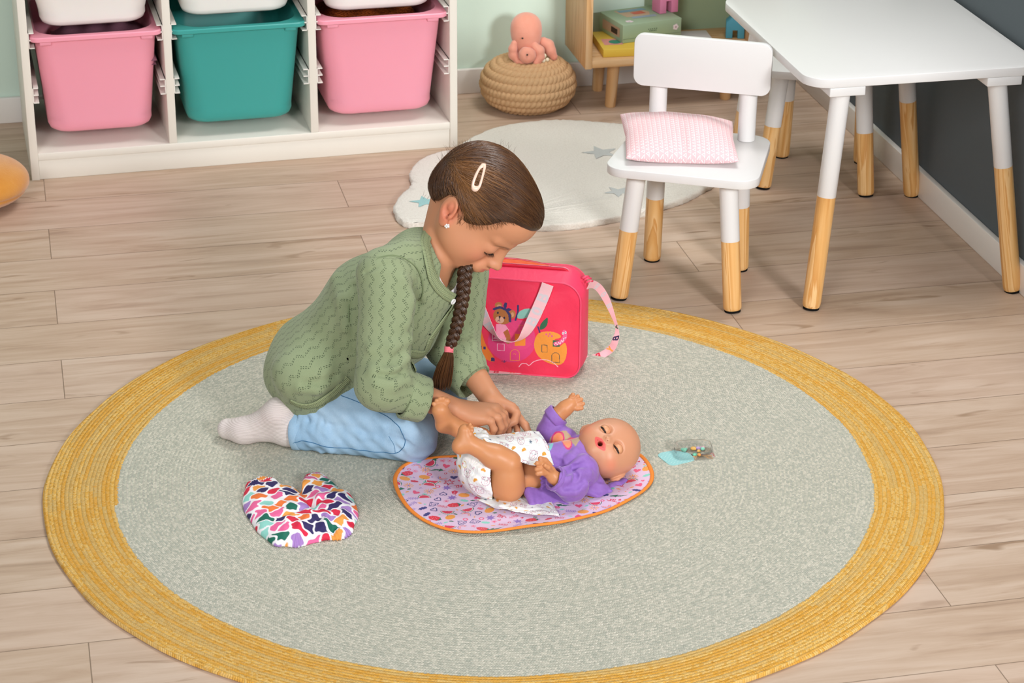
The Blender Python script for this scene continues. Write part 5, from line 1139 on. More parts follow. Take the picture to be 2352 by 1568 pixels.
def sheet(name, rows, nu, nv, mat, parent, seed, th=.0009, wv=0.0, ph=0.0, sz=None):
    R = np.array([spline(np.array(r), nu) for r in rows]); P = np.array([spline(R[:, i], nv) for i in range(nu)]).transpose(1, 0, 2)
    u = np.linspace(0, 1, nu)[None, :]; v = np.linspace(0, 1, nv)[:, None]; P[..., 2] += wv*(np.sin(u*23+v*9+ph)+.6*np.sin(v*31-u*12))*.5*(.3+.7*np.abs(2*v-1))
    du = np.gradient(P, axis=1); dv = np.gradient(P, axis=0); N = np.cross(du, dv); N /= np.maximum(np.linalg.norm(N, axis=2), 1e-9)[..., None]; 
    if N[..., 2].mean() < 0: N = -N
    V = np.r_[(P+N*th/2).reshape(-1, 3), (P-N*th/2).reshape(-1, 3)]; i, j = np.meshgrid(np.arange(nv-1), np.arange(nu-1), indexing='ij'); a = (i*nu+j).ravel(); f = np.stack([a, a+1, a+nu+1, a+nu], -1); n = nu*nv; f2 = f[:, ::-1]+n
    E_ = [k for k in range(nu)]+[k*nu+nu-1 for k in range(1, nv)]+[(nv-1)*nu+k for k in range(nu-2, -1, -1)]+[k*nu for k in range(nv-2, 0, -1)]; e = np.array([(E_[k], E_[(k+1) % len(E_)], E_[(k+1) % len(E_)]+n, E_[k]+n) for k in range(len(E_))]); e = e[:, ::-1]
    s = np.linalg.norm(P[0, -1]-P[0, 0]); w = np.linalg.norm(P[-1, 0]-P[0, 0]); uv = np.stack([np.broadcast_to(u*max(s, .05), (nv, nu)), np.broadcast_to(v*max(w, .05), (nv, nu))], -1).reshape(-1, 2); C = motifs(uv, seed, sz or .0118); 
    fa = np.concatenate([f, f2, e]); return mk(name, V, fa, mat, parent, col=np.r_[C, C])
sheet('front_flap', [[PY(*p) for p in r] for r in ([(1110, 1010, -.09), (1145, 1030, -.112), (1180, 1050, -.128), (1205, 1064, -.134), (1235, 1068, -.136), (1272, 1067, -.132)],
    [(1113, 1004, -.085), (1150, 1018, -.095), (1182, 1030, -.105), (1210, 1040, -.112), (1240, 1046, -.112), (1266, 1050, -.108)], [(1116, 1002, -.07), (1152, 1006, -.070), (1185, 1008, -.074), (1212, 1011, -.078), (1238, 1013, -.078), (1255, 1016, -.076)], [(1122, 998, -.045), (1152, 998, -.040), (1180, 994, -.038), (1200, 991, -.036), (1218, 990, -.034), (1238, 991, -.034)])], 130, 100, mDia, nap, 5, .0010, .0012)
sheet('back_flap', [[G(u, v, z) for u, v, z in r] for r in ([(1095, 1148, .016), (1140, 1166, .0165), (1170, 1171, .018), (1200, 1178, .0160), (1240, 1181, .015), (1286, 1185, .0145)], [(1130, 1140, .015), (1150, 1158, .024), (1180, 1158, .019), (1210, 1166, .018), (1245, 1168, .0155), (1282, 1178, .0145)],
    [(1150, 1125, .014), (1165, 1130, .014), (1190, 1140, .0145), (1215, 1148, .0148), (1245, 1154, .0145), (1275, 1166, .0142)], [(1160, 1100, .0135), (1180, 1110, .0135), (1200, 1118, .0135), (1220, 1124, .0135), (1240, 1132, .0135), (1262, 1142, .0135)])], 110, 50, mDia, nap, 9, .0010, .0016)
sheet('crotch_fold', [[PY(*p) for p in r] for r in ([(1084, 1008, -.08), (1096, 1013, -.08), (1112, 1016, -.085), (1124, 1015, -.09)], [(1084, 990, -.065), (1098, 993, -.06), (1112, 1000, -.065), (1124, 1008, -.07)], [(1086, 980, -.045), (1100, 982, -.045), (1112, 986, -.045), (1122, 996, -.05)])], 50, 40, mDia, nap, 14, .001, .0008)
# ================================================================== red shoulder bag
b0 = G(1180, 858, .008); _e = nrm(np.r_[(G(1310, 868, .008)-b0)[:2], 0]); _n = A(-_e[1], _e[0], 0); BZ = RUGZ+.0008
def bp(a, d, z): return np.array([b0[0], b0[1], 0])+_e*a+_n*d+A(0, 0, z)
def fp(u, v):
    d = _ray(u, v); t = ((b0-CAM_O)@_n)/(d@_n); p = CAM_O+d*t; return ((p-b0)@_e, p[2])
def q4(X, Y_): return fp(X/4.6125+1060, Y_/4.6125+560)
bag = empty('shoulder_bag', bp(0, .04, BZ), 'bright red shoulder bag printed with fruit houses, pink straps', 'bag', rz=math.atan2(_e[1], _e[0]))
def nylon(n, vc=False, c='ec3f62'):
    t = NT(n, .45, .35); w = t.noise(t.obj(), 30, 3, .6, .6); f = t.n('ShaderNodeTexWave', bands_direction='DIAGONAL'); t._in(f.inputs['Vector'], t.obj()); f.inputs['Scale'].default_value = 420
    t.col(t.attr('Col') if vc else c); t.bump(t.m_('ADD', t.m_('MULTIPLY', w, 1.2), t.m_('MULTIPLY', f.outputs[1], .06)), .35, .004); return t.m
mNyl = nylon('red_nylon'); mPip = plain('red_piping', 'ee4a6c', .4, .4); HB, WB = .190, .246
def bout(w, h_, z0, n=10, rt=.038, rb=.027):
    P = rrect(w, h_, [rt, rt, rb, rb], n); return np.c_[P[:, 0], P[:, 1]+z0+h_/2]
def bring(d, w, top, bul):
    P = bout(w, HB+top, BZ); x = P[:, 0]*(1+bul*np.sin(np.clip((P[:, 1]-BZ)/HB, 0, 1)*math.pi)); return np.array([bp(a, d, z) for a, z in zip(x, P[:, 1])])
R = [bring(*k) for k in ((.0010, WB-.006, -.002, 0), (.0010, WB-.001, 0, 0), (.006, WB+.002, .002, .03), (.020, WB+.004, .010, .09), (.036, WB+.004, .017, .12), (.050, WB+.004, .015, .12), (.066, WB+.002, .008, .08), (.080, WB, .002, .02), (.084, WB-.004, 0, 0))]
V, F = rings(R); mk('bag_body', V, F, mNyl, bag, sharp=50)
for d, nm in ((-.0005, 'front'), (.0835, 'back')):
    P = bring(d, WB, 0, 0); V, F = tube(np.r_[P, P[:2]], .0019, 8, False); mk('piping', V, F, mPip, bag)
def bag_panel():
    hx = .00062; xs = np.arange(-WB/2, WB/2, hx); zs = np.arange(BZ, BZ+HB, hx); X, Z = np.meshgrid(xs, zs, indexing='ij'); Q = np.c_[X.ravel(), Z.ravel()]; O = bout(WB-.001, HB-.001, BZ+.0005)
    d = poly2d(Q, O); ok = (d < 0).reshape(X.shape); m = ok[:-1, :-1] & ok[1:, :-1] & ok[:-1, 1:] & ok[1:, 1:]; i, j = np.nonzero(m); nz_ = len(zs); a = i*nz_+j; F = np.stack([a, a+nz_, a+nz_+1, a+1], -1); used = np.unique(F); idx = -np.ones(len(Q), int); idx[used] = np.arange(len(used)); P = Q[used]; dd = -d[used]
    bul = .0035*sm(0, .05, dd)+.0012*np.sin(P[:, 0]*55+P[:, 1]*40)*sm(0, .02, dd)+.0009*np.sin(P[:, 0]*-70+P[:, 1]*90)*sm(.0, .015, dd)*sm(0, .04, P[:, 0])
    V = np.array([b0[0], b0[1], 0])+np.outer(P[:, 0], _e)+np.outer(-bul-.0003, _n)+np.outer(P[:, 1], A(0, 0, 1)); t = Art(P, 'ee3757'); c = lambda pts: np.array([q4(*p) for p in pts]); S = 1/4.6125/1228
    EL = lambda X, Y_, rx, ry, col, rot=0: t.poly(c([(X+rx*math.cos(a)*math.cos(rot)-ry*math.sin(a)*math.sin(rot), Y_+rx*math.cos(a)*math.sin(rot)+ry*math.sin(a)*math.cos(rot)) for a in np.linspace(0, 6.283, 28)[:-1]]), col)
    PL = lambda pts, col: t.poly(c(pts), col); LN = lambda pts, w, col, cl=False: t.line(c(pts), w*S, col, cl); NV = '403a6b'; OR = 'ee8034'; O2 = 'f0973f'; PK = 'e3417c'
    PL(spline([(140, 600), (60, 690), (30, 790), (70, 900), (100, 1040), (185, 1165), (300, 1238), (352, 1240), (335, 1180), (262, 1060), (215, 910), (195, 790), (170, 640)], 70, True), OR); PL([(315, 1202), (335, 1196), (352, 1210), (352, 1242), (312, 1240)], NV)
    EL(90, 1040, 32, 45, PK)
    EL(535, 1020, 252, 226, PK); EL(610, 960, 170, 160, 'e6487f')
    def bx(x0, y0, x1, y1, col, w=None): LN([(x0, y0), (x1, y0+3), (x1, y1), (x0, y1-3)], w, col, True) if w else PL([(x0, y0), (x1, y0+3), (x1, y1), (x0, y1-3)], col)
    bx(115, 825, 152, 870, NV); bx(148, 897, 172, 940, 'f3b7cb'); bx(165, 960, 195, 1010, NV, 5); bx(185, 1075, 215, 1115, NV, 5); bx(235, 1078, 258, 1110, NV); bx(80, 880, 103, 930, NV, 5); bx(385, 1045, 458, 1120, 'f3b0c4', 5); bx(567, 945, 680, 1072, 'f08b35'); bx(613, 855, 662, 915, 'f08b35', 5); bx(150, 690, 175, 725, 'f3b7cb')
    arch = lambda x0, x1, y0, y1: [(x0, y1)]+[((x0+x1)/2-(x1-x0)/2*math.cos(k), y0+(x1-x0)/2-(x1-x0)/2*math.sin(k)) for k in np.linspace(0, math.pi, 12)]+[(x1, y1)]
    LN(arch(520, 618, 1108, 1225), 6, 'f08b35', True); LN([(555, 1155), (570, 1152), (578, 1164)], 5, 'f08b35'); bx(333, 945, 475, 1015, 'f6d3dc', 7)
    LN([(602, 645), (600, 720), (574, 800)], 20, NV); PL(spline([(597, 780), (612, 715), (680, 678), (745, 684), (735, 740), (680, 778)], 30, True), '8ec5b6')
    PL([(372, 840), (425, 838), (470, 850), (508, 905), (455, 935), (478, 1015), (338, 992), (372, 950)], 'f3a3be'); PL([(446, 925), (492, 893), (520, 960), (524, 1030), (505, 1048), (478, 1042), (476, 985)], 'b06c3c')
    EL(396, 642, 40, 32, 'bf7c49'); EL(400, 650, 22, 16, 'dba07c'); EL(542, 738, 34, 44, 'bf7c49'); EL(542, 742, 17, 24, 'dba07c'); EL(438, 758, 100, 84, 'b5713f', .35); LN([(348, 682), (410, 664), (475, 690), (512, 745), (518, 812)], 27, NV); PL([(445, 650), (462, 612), (486, 618), (482, 660), (466, 690)], NV); PL([(470, 690), (500, 670), (535, 690), (508, 708)], NV)
    EL(388, 722, 10, 12, '2c2440'); EL(456, 776, 10, 12, '2c2440'); EL(408, 796, 46, 36, 'e0b096', .3); EL(408, 764, 12, 9, '2c2440'); LN([(405, 768), (402, 800), (384, 808)], 5, '2c2440'); LN([(402, 800), (412, 812)], 5, '2c2440')
    PL(spline([(832, 932), (950, 918), (1035, 945), (1056, 978), (985, 1005), (1000, 1075), (1045, 1072), (1100, 1040), (1118, 1130), (1092, 1235), (1020, 1280), (900, 1250), (815, 1178), (774, 1090), (782, 1000)], 80, True), O2)
    for x, y, r in ((902, 948, 12), (938, 944, 10), (962, 966, 12), (926, 966, 9), (868, 962, 4), (992, 962, 4)): EL(x, y, r, r*.85, 'e4558a')
    LN([(815, 868), (832, 928)], 16, NV); PL(spline([(832, 895), (848, 830), (915, 768), (912, 845), (872, 890)], 30, True), '36684c'); bx(855, 1060, 912, 1138, '3d4a4a', 6); LN(arch(958, 1040, 1142, 1250), 6, '3d4a4a', True); bx(972, 1006, 1046, 1078, '36684c')
    LN(spline([(1092, 925), (1098, 975), (1060, 1025), (1000, 1045)], 16), 44, 'e9608f'); [(EL(x, y, 10, 11, 'ffffff'), EL(x, y, 5, 6, '222233')) for x, y in ((1078, 938), (1106, 932))]
    LN([(990, 1056), (1004, 1030), (1020, 1056), (1034, 1028), (1050, 1050), (1062, 1008), (1078, 1030), (1086, 988), (1112, 986)], 5, 'fbe3ea'); LN(spline([(610, 1298), (640, 1262), (690, 1262), (718, 1281), (770, 1240), (840, 1222), (920, 1230), (985, 1265), (1022, 1300)], 40), 8, 'f8bccb'); LN(spline([(80, 1165), (120, 1160), (160, 1212)], 10), 7, 'f8bccb')
    for x in (-30, -12, 8, 26): LN([(450+x, 1225+abs(x)*.3), (455+x*.3, 1248)], 6, NV)
    mk('printed_panel', V, idx[F], nylon('printed_nylon', True), bag, col=t.C)
bag_panel()
# open zip: orange lining, red tapes, pale teeth
tp = []; al = np.linspace(-.112, .116, 90)
def topz(a): return BZ+HB+.0155-.030*sm(.085, .128, abs(a))
lens = lambda a: .0125*max(0, 1-((a+.02)/.085)**2)
mb = MB(); mt = MB(); m1 = MB()
for s in (0, 1):
    P = [bp(a, .030+(2*lens(a)+.003)*s, topz(a)+.0016) for a in al]; N = np.repeat(A(0, 0, 1)[None], len(P), 0)
    T = np.array(P); Wd = _n*.0032
    V = np.r_[T-Wd, T+Wd, T-Wd-A(0, 0, .004), T+Wd-A(0, 0, .004)]; n = len(P); F = [f for i in range(n-1) for f in ((i, i+1, n+i+1, n+i), (2*n+i, 3*n+i, 3*n+i+1, 2*n+i+1), (i, 2*n+i, 2*n+i+1, i+1), (n+i, n+i+1, 3*n+i+1, 3*n+i))]; mt.add(V, F)
    e_ = .0024 if s == 0 else -.0024; m1.add(*tube([p+_n*e_+A(0, 0, .0006) for p in P], .0006, 6))
mt.mk('zip_tape', plain('zip_red', 'd81e3c', .5, .3), bag); m1.mk('zip_teeth', plain('zip_teeth', 'e58a9a', .4, .4), bag)
V = []; k = 9
for a in al:
    for j in range(k):
        w = j/(k-1); V.append(bp(a, .033+w*2*lens(a), topz(a)+.0006+.0004*math.sin(a*300+j)-.0*w+(.002 if lens(a) > 0 else 0)*math.sin(w*math.pi)))
mk('lining', V, [(i*k+j, (i+1)*k+j, (i+1)*k+j+1, i*k+j+1) for i in range(len(al)-1) for j in range(k-1)], plain('orange_lining', 'ee5a24', .4, .35, nz=.15, nscale=60, bump=.5), bag)
def ribbonmat(): t = NT('pink_webbing', .38, .45); t.col(t.attr('Col')); x = t.n('ShaderNodeTexWave', bands_direction='Z'); t._in(x.inputs['Vector'], t.obj()); x.inputs['Scale'].default_value = 180; t.bump(x.outputs[1], .15, .0006); t.set('Sheen Weight', .2); return t.m
mRib = ribbonmat()
def ribbon(name, E0, E1, parent, letters=(), nu=420, nv=26, th=.0010, base='f2bfc4', pale=False):
    a = spline(np.array(E0), nu); b = spline(np.array(E1), nu); v = np.linspace(0, 1, nv)[None, :, None]; P = a[:, None]*(1-v)+b[:, None]*v; du = np.gradient(P, axis=0); dv = np.gradient(P, axis=1); N = np.cross(du, dv); N /= np.maximum(np.linalg.norm(N, axis=2), 1e-9)[..., None]
    m = (a+b)/2; s = np.r_[0, np.cumsum(np.linalg.norm(np.diff(m, axis=0), axis=1))]; w = np.median(np.linalg.norm(a-b, axis=1)); U = np.stack([np.broadcast_to(s[:, None], (nu, nv)), np.broadcast_to(np.linspace(0, w, nv)[None], (nu, nv))], -1).reshape(-1, 2); t = Art(U, base)
    for ch, f, c in letters: glyph(t, ch, f*s[-1], w/2, w*.74, 0, w*.21, c)
    V = np.r_[(P+N*th/2).reshape(-1, 3), (P-N*th/2).reshape(-1, 3)]; i, j = np.meshgrid(np.arange(nu-1), np.arange(nv-1), indexing='ij'); q = (i*nv+j).ravel(); f = np.stack([q, q+nv, q+nv+1, q+1], -1); n = nu*nv
    E_ = [k for k in range(nv)]+[k*nv+nv-1 for k in range(1, nu)]+[(nu-1)*nv+k for k in range(nv-2, -1, -1)]+[k*nv for k in range(nu-2, 0, -1)]; e = np.array([(E_[k], E_[(k+1) % len(E_)], E_[(k+1) % len(E_)]+n, E_[k]+n) for k in range(len(E_))])
    return mk(name, V, np.concatenate([f, f[:, ::-1]+n, e]), mRib, parent, col=np.r_[t.C, t.C])
def fr3(u, v, off): a, z = fp(u, v); return bp(a, -off, z)
pale = 'd5c9cf'
hc = [(1096, 641, .0055), (1096, 665, .006), (1101, 694, .008), (1113, 722, .010), (1130, 748, .013), (1150, 767, .018), (1172, 774, .020), (1194, 772, .018), (1211, 755, .013), (1226, 728, .010), (1240, 698, .008), (1252, 670, .006), (1259, 650, .0055)]
C3 = np.array([fr3(*p) for p in hc]); T = np.gradient(C3, axis=0); T /= np.linalg.norm(T, axis=1)[:, None]; pw = np.cross(T, _n); tw = np.array([0, 0, .05, .15, .45, .85, 1, .85, .45, .15, .05, 0, 0]); Wv = pw*(1-tw)[:, None]+(-_n+A(0, 0, .35))*tw[:, None]; Wv /= np.linalg.norm(Wv, axis=1)[:, None]
ribbon('handle', C3-Wv*.0110, C3+Wv*.0110, bag, [(c, f, pale) for c, f in (('B', .06), ('O', .15), ('R', .24), ('N', .33), ('B', .72), ('O', .80), ('B', .90))])
oe = [(1370, 385), (1430, 398), (1500, 455), (1572, 580), (1628, 760), (1660, 890), (1671, 985), (1625, 1120), (1510, 1205), (1345, 1250)]; ie = [(1325, 480), (1382, 468), (1440, 510), (1510, 620), (1590, 775), (1632, 895), (1600, 1000), (1560, 1080), (1480, 1140), (1360, 1182)]
yy = [.335, .350, .365, .378, .385, .388, .390, .392, .395, .396]
ribbon('shoulder_strap', [PY(x/4.6125+1060, y/4.6125+560, d) for (x, y), d in zip(oe, yy)]+[bp(.118, .066, BZ+.004)], [PY(x/4.6125+1060, y/4.6125+560, d+(.004 if i < 7 else .012)) for i, ((x, y), d) in enumerate(zip(ie, yy))]+[bp(.118, .082, BZ+.006)], bag, [('B', .12, pale), ('O', .24, pale), ('B', .36, pale), ('A', .545, '3d5a3e'), ('B', .635, '2d1f4c'), ('Y', .735, 'f3a84a'), ('B', .835, 'd92440')], base='f5b8c0')
ribbon('shoulder_strap', [bp(-.12, -.012, BZ+.0016), bp(-.06, -.0125, BZ+.0016), bp(-.01, -.006, BZ+.0016), bp(.03, .002, BZ+.001)], [bp(-.12, .003, BZ+.0020), bp(-.06, .002, BZ+.0020), bp(-.01, .006, BZ+.0016), bp(.03, .016, BZ+.001)], bag, [('O', .42, '2b2430'), ('B', .58, 'cf2440'), ('A', .78, 'ef7a4a')], nu=240)
mb = MB(); c = bp(.1275, .030, BZ+HB+.001); 
for k, (dx, dz, r) in enumerate(((0, 0, .0024), (.004, -.003, .0020), (.007, -.008, .0022))): mb.add(*tube([c+_e*(dx-.006)+_n*-.004+A(0, 0, dz), c+_e*dx+A(0, 0, dz+.002), c+_e*(dx+.005)+_n*.005+A(0, 0, dz)], r, 8))
mb.mk('strap_loop', mPip, bag)
# ================================================================== patterned doll pants on the rug
def _pants():
    px = [(564, 1112), (572, 1103), (584, 1099), (596, 1095), (607, 1095), (619, 1098), (625, 1104), (639, 1112), (666, 1118), (688, 1126), (694, 1118), (695, 1105), (705, 1089), (720, 1084), (734, 1085), (750, 1092), (768, 1109), (784, 1124), (802, 1128), (812, 1144), (822, 1169), (822, 1186), (813, 1203), (810, 1216), (799, 1227), (782, 1234), (754, 1235), (720, 1241), (693, 1249), (677, 1252), (652, 1250), (631, 1248), (612, 1234), (591, 1216), (578, 1196), (564, 1176), (557, 1155), (557, 1142)]
    C = spline(np.array([G(u, v, .014)[:2] for u, v in px]), 720, True); ctr = G(696, 1184, .014)[:2]; nr = 170; V = []; rr = []
    g = lambda u, v: G(u, v, .02)[:2]; edge = np.zeros(len(C))
    for p, rad in ((g(590, 1098), .030), (g(715, 1088), .024)): edge = np.maximum(edge, sm(rad, rad*.5, np.linalg.norm(C-p, axis=1)))
    wa = np.min([dseg(C, g(668, 1252), g(760, 1238)), dseg(C, g(760, 1238), g(812, 1212))], 0); edge = np.maximum(edge, sm(.014, .004, wa)); s = np.r_[0, np.cumsum(np.linalg.norm(np.diff(C, axis=0), axis=1))]; out = (C-ctr)/np.linalg.norm(C-ctr, axis=1)[:, None]
    for k, f in enumerate(np.linspace(1, 0.004, nr)):
        P = ctr+(C-ctr)*f+out*(edge*sm(.80, 1.0, f)*.0016*np.sin(s*1050))[:, None]; x, y = P.T
        H = .021*(1-f**4)**.55+edge*sm(.70, .95, f)*.0016*np.sin(s*1050+1)*(1-f**12)
        for a, b, r, amp in (((694, 1126), (716, 1158), .010, -.011), ((716, 1158), (724, 1176), .008, -.006), ((640, 1196), (690, 1178), .006, -.004), ((700, 1176), (745, 1152), .006, -.004), ((688, 1218), (712, 1196), .006, .0035), ((722, 1222), (735, 1196), .006, -.004), ((745, 1226), (758, 1185), .007, .004), ((765, 1222), (758, 1180), .005, -.004), ((785, 1215), (790, 1180), .006, .003), ((650, 1238), (664, 1200), .007, .003), ((700, 1232), (790, 1208), .0075, -.006), ((735, 1150), (800, 1140), .008, .003), ((700, 1120), (712, 1128), .006, -.003)):
            d = dseg(P, g(*a), g(*b)); H = H+amp*np.exp(-(d/r)**2)
        H = H+.0012*np.sin(x*180+y*60)*np.sin(y*150); V.append(np.c_[P, RUGZ+.0012+np.maximum(H, .0005 if f < 1 else 0)]); 
    V.append(np.c_[ctr+(C-ctr)*.97, np.full(len(C), RUGZ+.0006)]); V = [V[-1]]+V[:-1]
    Vv, F = rings(V); rs = np.random.RandomState(21); Q = Vv[:, :2].copy(); Q[:, 1] *= 1.0; Q = Q+np.c_[.0045*np.sin(Q[:, 1]*150+1)+.0016*np.sin(Q[:, 1]*390), .0045*np.sin(Q[:, 0]*140)+.0016*np.sin(Q[:, 0]*410+2)]; lo, hi = Q.min(0), Q.max(0); S = []
    for _ in range(6000):
        p = lo+rs.rand(2)*(hi-lo)
        if all((p[0]-a[0])**2+(p[1]-a[1])**2 > .0165**2 for a in S): S.append(p)
    S = np.array(S); D = np.linalg.norm((Q[:, None]-S[None])*A(1, 1.15), axis=2); o = np.argsort(D, 1)[:, :2]; d1 = D[np.arange(len(Q)), o[:, 0]]; d2 = D[np.arange(len(Q)), o[:, 1]]
    pal = np.array([lin(c) for c in ('da2a48', 'ea689b', 'ee7a3c', 'f2a04c', '93d3c8', '1e6b58', '332b5e', 'ab83c6', 'ea689b', 'da2a48', '332b5e')]); cid = rs.permutation(len(S)) % len(pal); c = pal[cid[o[:, 0]]]; gm = (sm(.0030, .0046, d2-d1)*sm(.0131, .0119, d1))[:, None]; c = lin('f3eff2')*(1-gm)+c*gm
    t = NT('printed_cotton', .6, .25); t.col(t.attr('Col')); t.bump(t.noise(t.obj(), 900, 1), .2, .0005); tag(mk('doll_pants', Vv, F, t.m, col=c), 'doll shorts with bright pebble print laid flat on the rug', 'clothing')
_pants()
# ================================================================== clear case of charms and the teal tag
cz = RUGZ; cc = A(.3475, -.0195); cr = math.radians(-7)
def w2(x, y, z): return A(cc[0]+x*math.cos(cr)-y*math.sin(cr), cc[1]+x*math.sin(cr)+y*math.cos(cr), z)
def rr3(w, d, r, z, n=8): return np.array([w2(x, y, z) for x, y in rrect(w, d, r, n)])
R = [rr3(.072, .046, .010, cz+.0026), rr3(.072, .046, .010, cz+.0036), rr3(.066, .040, .010, cz+.0040), rr3(.0645, .0385, .010, cz+.013), rr3(.0615, .0355, .010, cz+.0185), rr3(.055, .029, .010, cz+.0215), rr3(.045, .020, .008, cz+.0225),
     rr3(.044, .019, .007, cz+.0215), rr3(.053, .027, .009, cz+.0205), rr3(.0595, .0335, .009, cz+.0178), rr3(.0625, .0365, .009, cz+.013), rr3(.0635, .0375, .009, cz+.0046), rr3(.063, .037, .009, cz+.0036)]
V, F = rings(R, False, True); 
n = len(R[0]); F = F[:-1]; F.append(tuple(12*n+j for j in range(n))); F2, keep = F, None
F = F[:-1]+[tuple(6*n+j for j in range(n))]+[tuple(7*n+j for j in range(n))[::-1]]
F = [f for f in F if not (len(f) == 4 and min(f) >= 6*n and max(f) < 8*n)]
t = NT('clear_plastic', .04, .5); t.set('Base Color', (1, 1, 1, 1)); t.set('Transmission Weight', 1.0); t.set('IOR', 1.12)
case = mk('charm_case', V, F, t.m, sharp=30); tag(case, 'small clear plastic case holding pastel charms, on the rug', 'case')
mt_ = t.m; V, F = rings([rr3(.070, .044, .009, cz+.0004), rr3(.070, .044, .009, cz+.0012)]); mk('tray', V, F, mt_, case)
for i, (u, v, c, s, nm) in enumerate([(1572, 1030, '8ed9bd', .0075, 'mint green heart-shaped charm at the left end of the clear case'), (1590, 1019, 'f0bd62', .0068, 'yellow charm at the back of the clear case'), (1602, 1022, 'c7a9dc', .0065, 'lilac oval charm in the middle of the clear case'), (1611, 1017, 'f0b6c4', .0048, 'pink charm in the back right corner of the clear case'),
        (1614, 1028, '8fdcc0', .0048, 'small round mint charm at the right end of the clear case'), (1605, 1033, 'f3c169', .0045, 'yellow oval charm near the front right of the clear case'), (1596, 1041, '7fd6b4', .0048, 'green charm at the front edge of the clear case'), (1606, 1042, 'f2a65a', .0042, 'orange charm at the front edge of the clear case')]):
    p = G(u, v, cz+.006); lx = A(p[0]-cc[0], p[1]-cc[1]); lx = A(lx[0]*math.cos(-cr)-lx[1]*math.sin(-cr), lx[0]*math.sin(-cr)+lx[1]*math.cos(-cr)); lx = np.clip(lx, (-.026, -.014), (.026, .014)); p = w2(lx[0], lx[1], cz+.0021)
    O = xf(HEART if i == 0 else circp(18)[:-1], 0, 0, s*(.9 if i == 0 else .8), 40*i); k = len(O); Rg = [np.c_[p[0]+O[:, 0]*f, p[1]+O[:, 1]*f*(.75 if i in (2, 5) else 1), np.full(k, p[2]+z)] for f, z in ((.8, 0), (1, .0015), (1, .0028), (.75, .0042), (.3, .0048))]
    V, F = rings(Rg); tag(mk('charm', V, F, plain('charm_'+c, c, .25, .5)), nm, 'charm', 'pastel charms in the clear case')
tg = [G(u, v, cz+.001)[:2] for u, v in [(1512, 1047), (1514, 1042), (1520, 1039), (1549, 1035), (1580, 1040), (1594, 1052), (1590, 1058), (1566, 1064), (1548, 1068), (1536, 1066), (1528, 1060)]]
tg = spline(np.array(tg), 80, True); hx = .0005; lo, hi = tg.min(0), tg.max(0); X, Y2 = np.meshgrid(np.arange(lo[0], hi[0], hx), np.arange(lo[1], hi[1], hx), indexing='ij'); Q = np.c_[X.ravel(), Y2.ravel()]; d = poly2d(Q, tg); ok = (d < 0).reshape(X.shape); m = ok[:-1, :-1] & ok[1:, :-1] & ok[:-1, 1:] & ok[1:, 1:]; i, j = np.nonzero(m); ny = X.shape[1]; a = i*ny+j; F = np.stack([a, a+ny, a+ny+1, a+1], -1); us = np.unique(F); ix = -np.ones(len(Q), int); ix[us] = np.arange(len(us)); P = Q[us]
art = Art(P, '98cfcf'); rs = np.random.RandomState(3)
for _ in range(3):
    for y in np.arange(lo[1], hi[1], .0048):
        for x in np.arange(lo[0], hi[0], .0062): cx, cy = x+rs.normal(0, .0003)+((y/.0048) % 2)*.003, y; art.line([(cx-.0009, cy), (cx+.0009, cy+.0003)], .0007, 'd8ecea')
    break
V, F0 = prism(tg, cz+.0003, cz+.0012); tag_o = mk('paper_tag', np.c_[P, np.full(len(P), cz+.00135)], ix[F], NT('teal_card', .5, .3).col(None).m if False else plain('teal_card', '98cfcf', .5), col=art.C)
t = NT('teal_card_print', .5, .3); t.col(t.attr('Col')); tag_o.data.materials.clear(); tag_o.data.materials.append(t.m); tag(tag_o, 'small teal paper tag with white flecks, tucked under the clear case', 'tag'); mk('card_core', V, F0, plain('teal_core', 'a9dada', .5), tag_o, smooth=False)
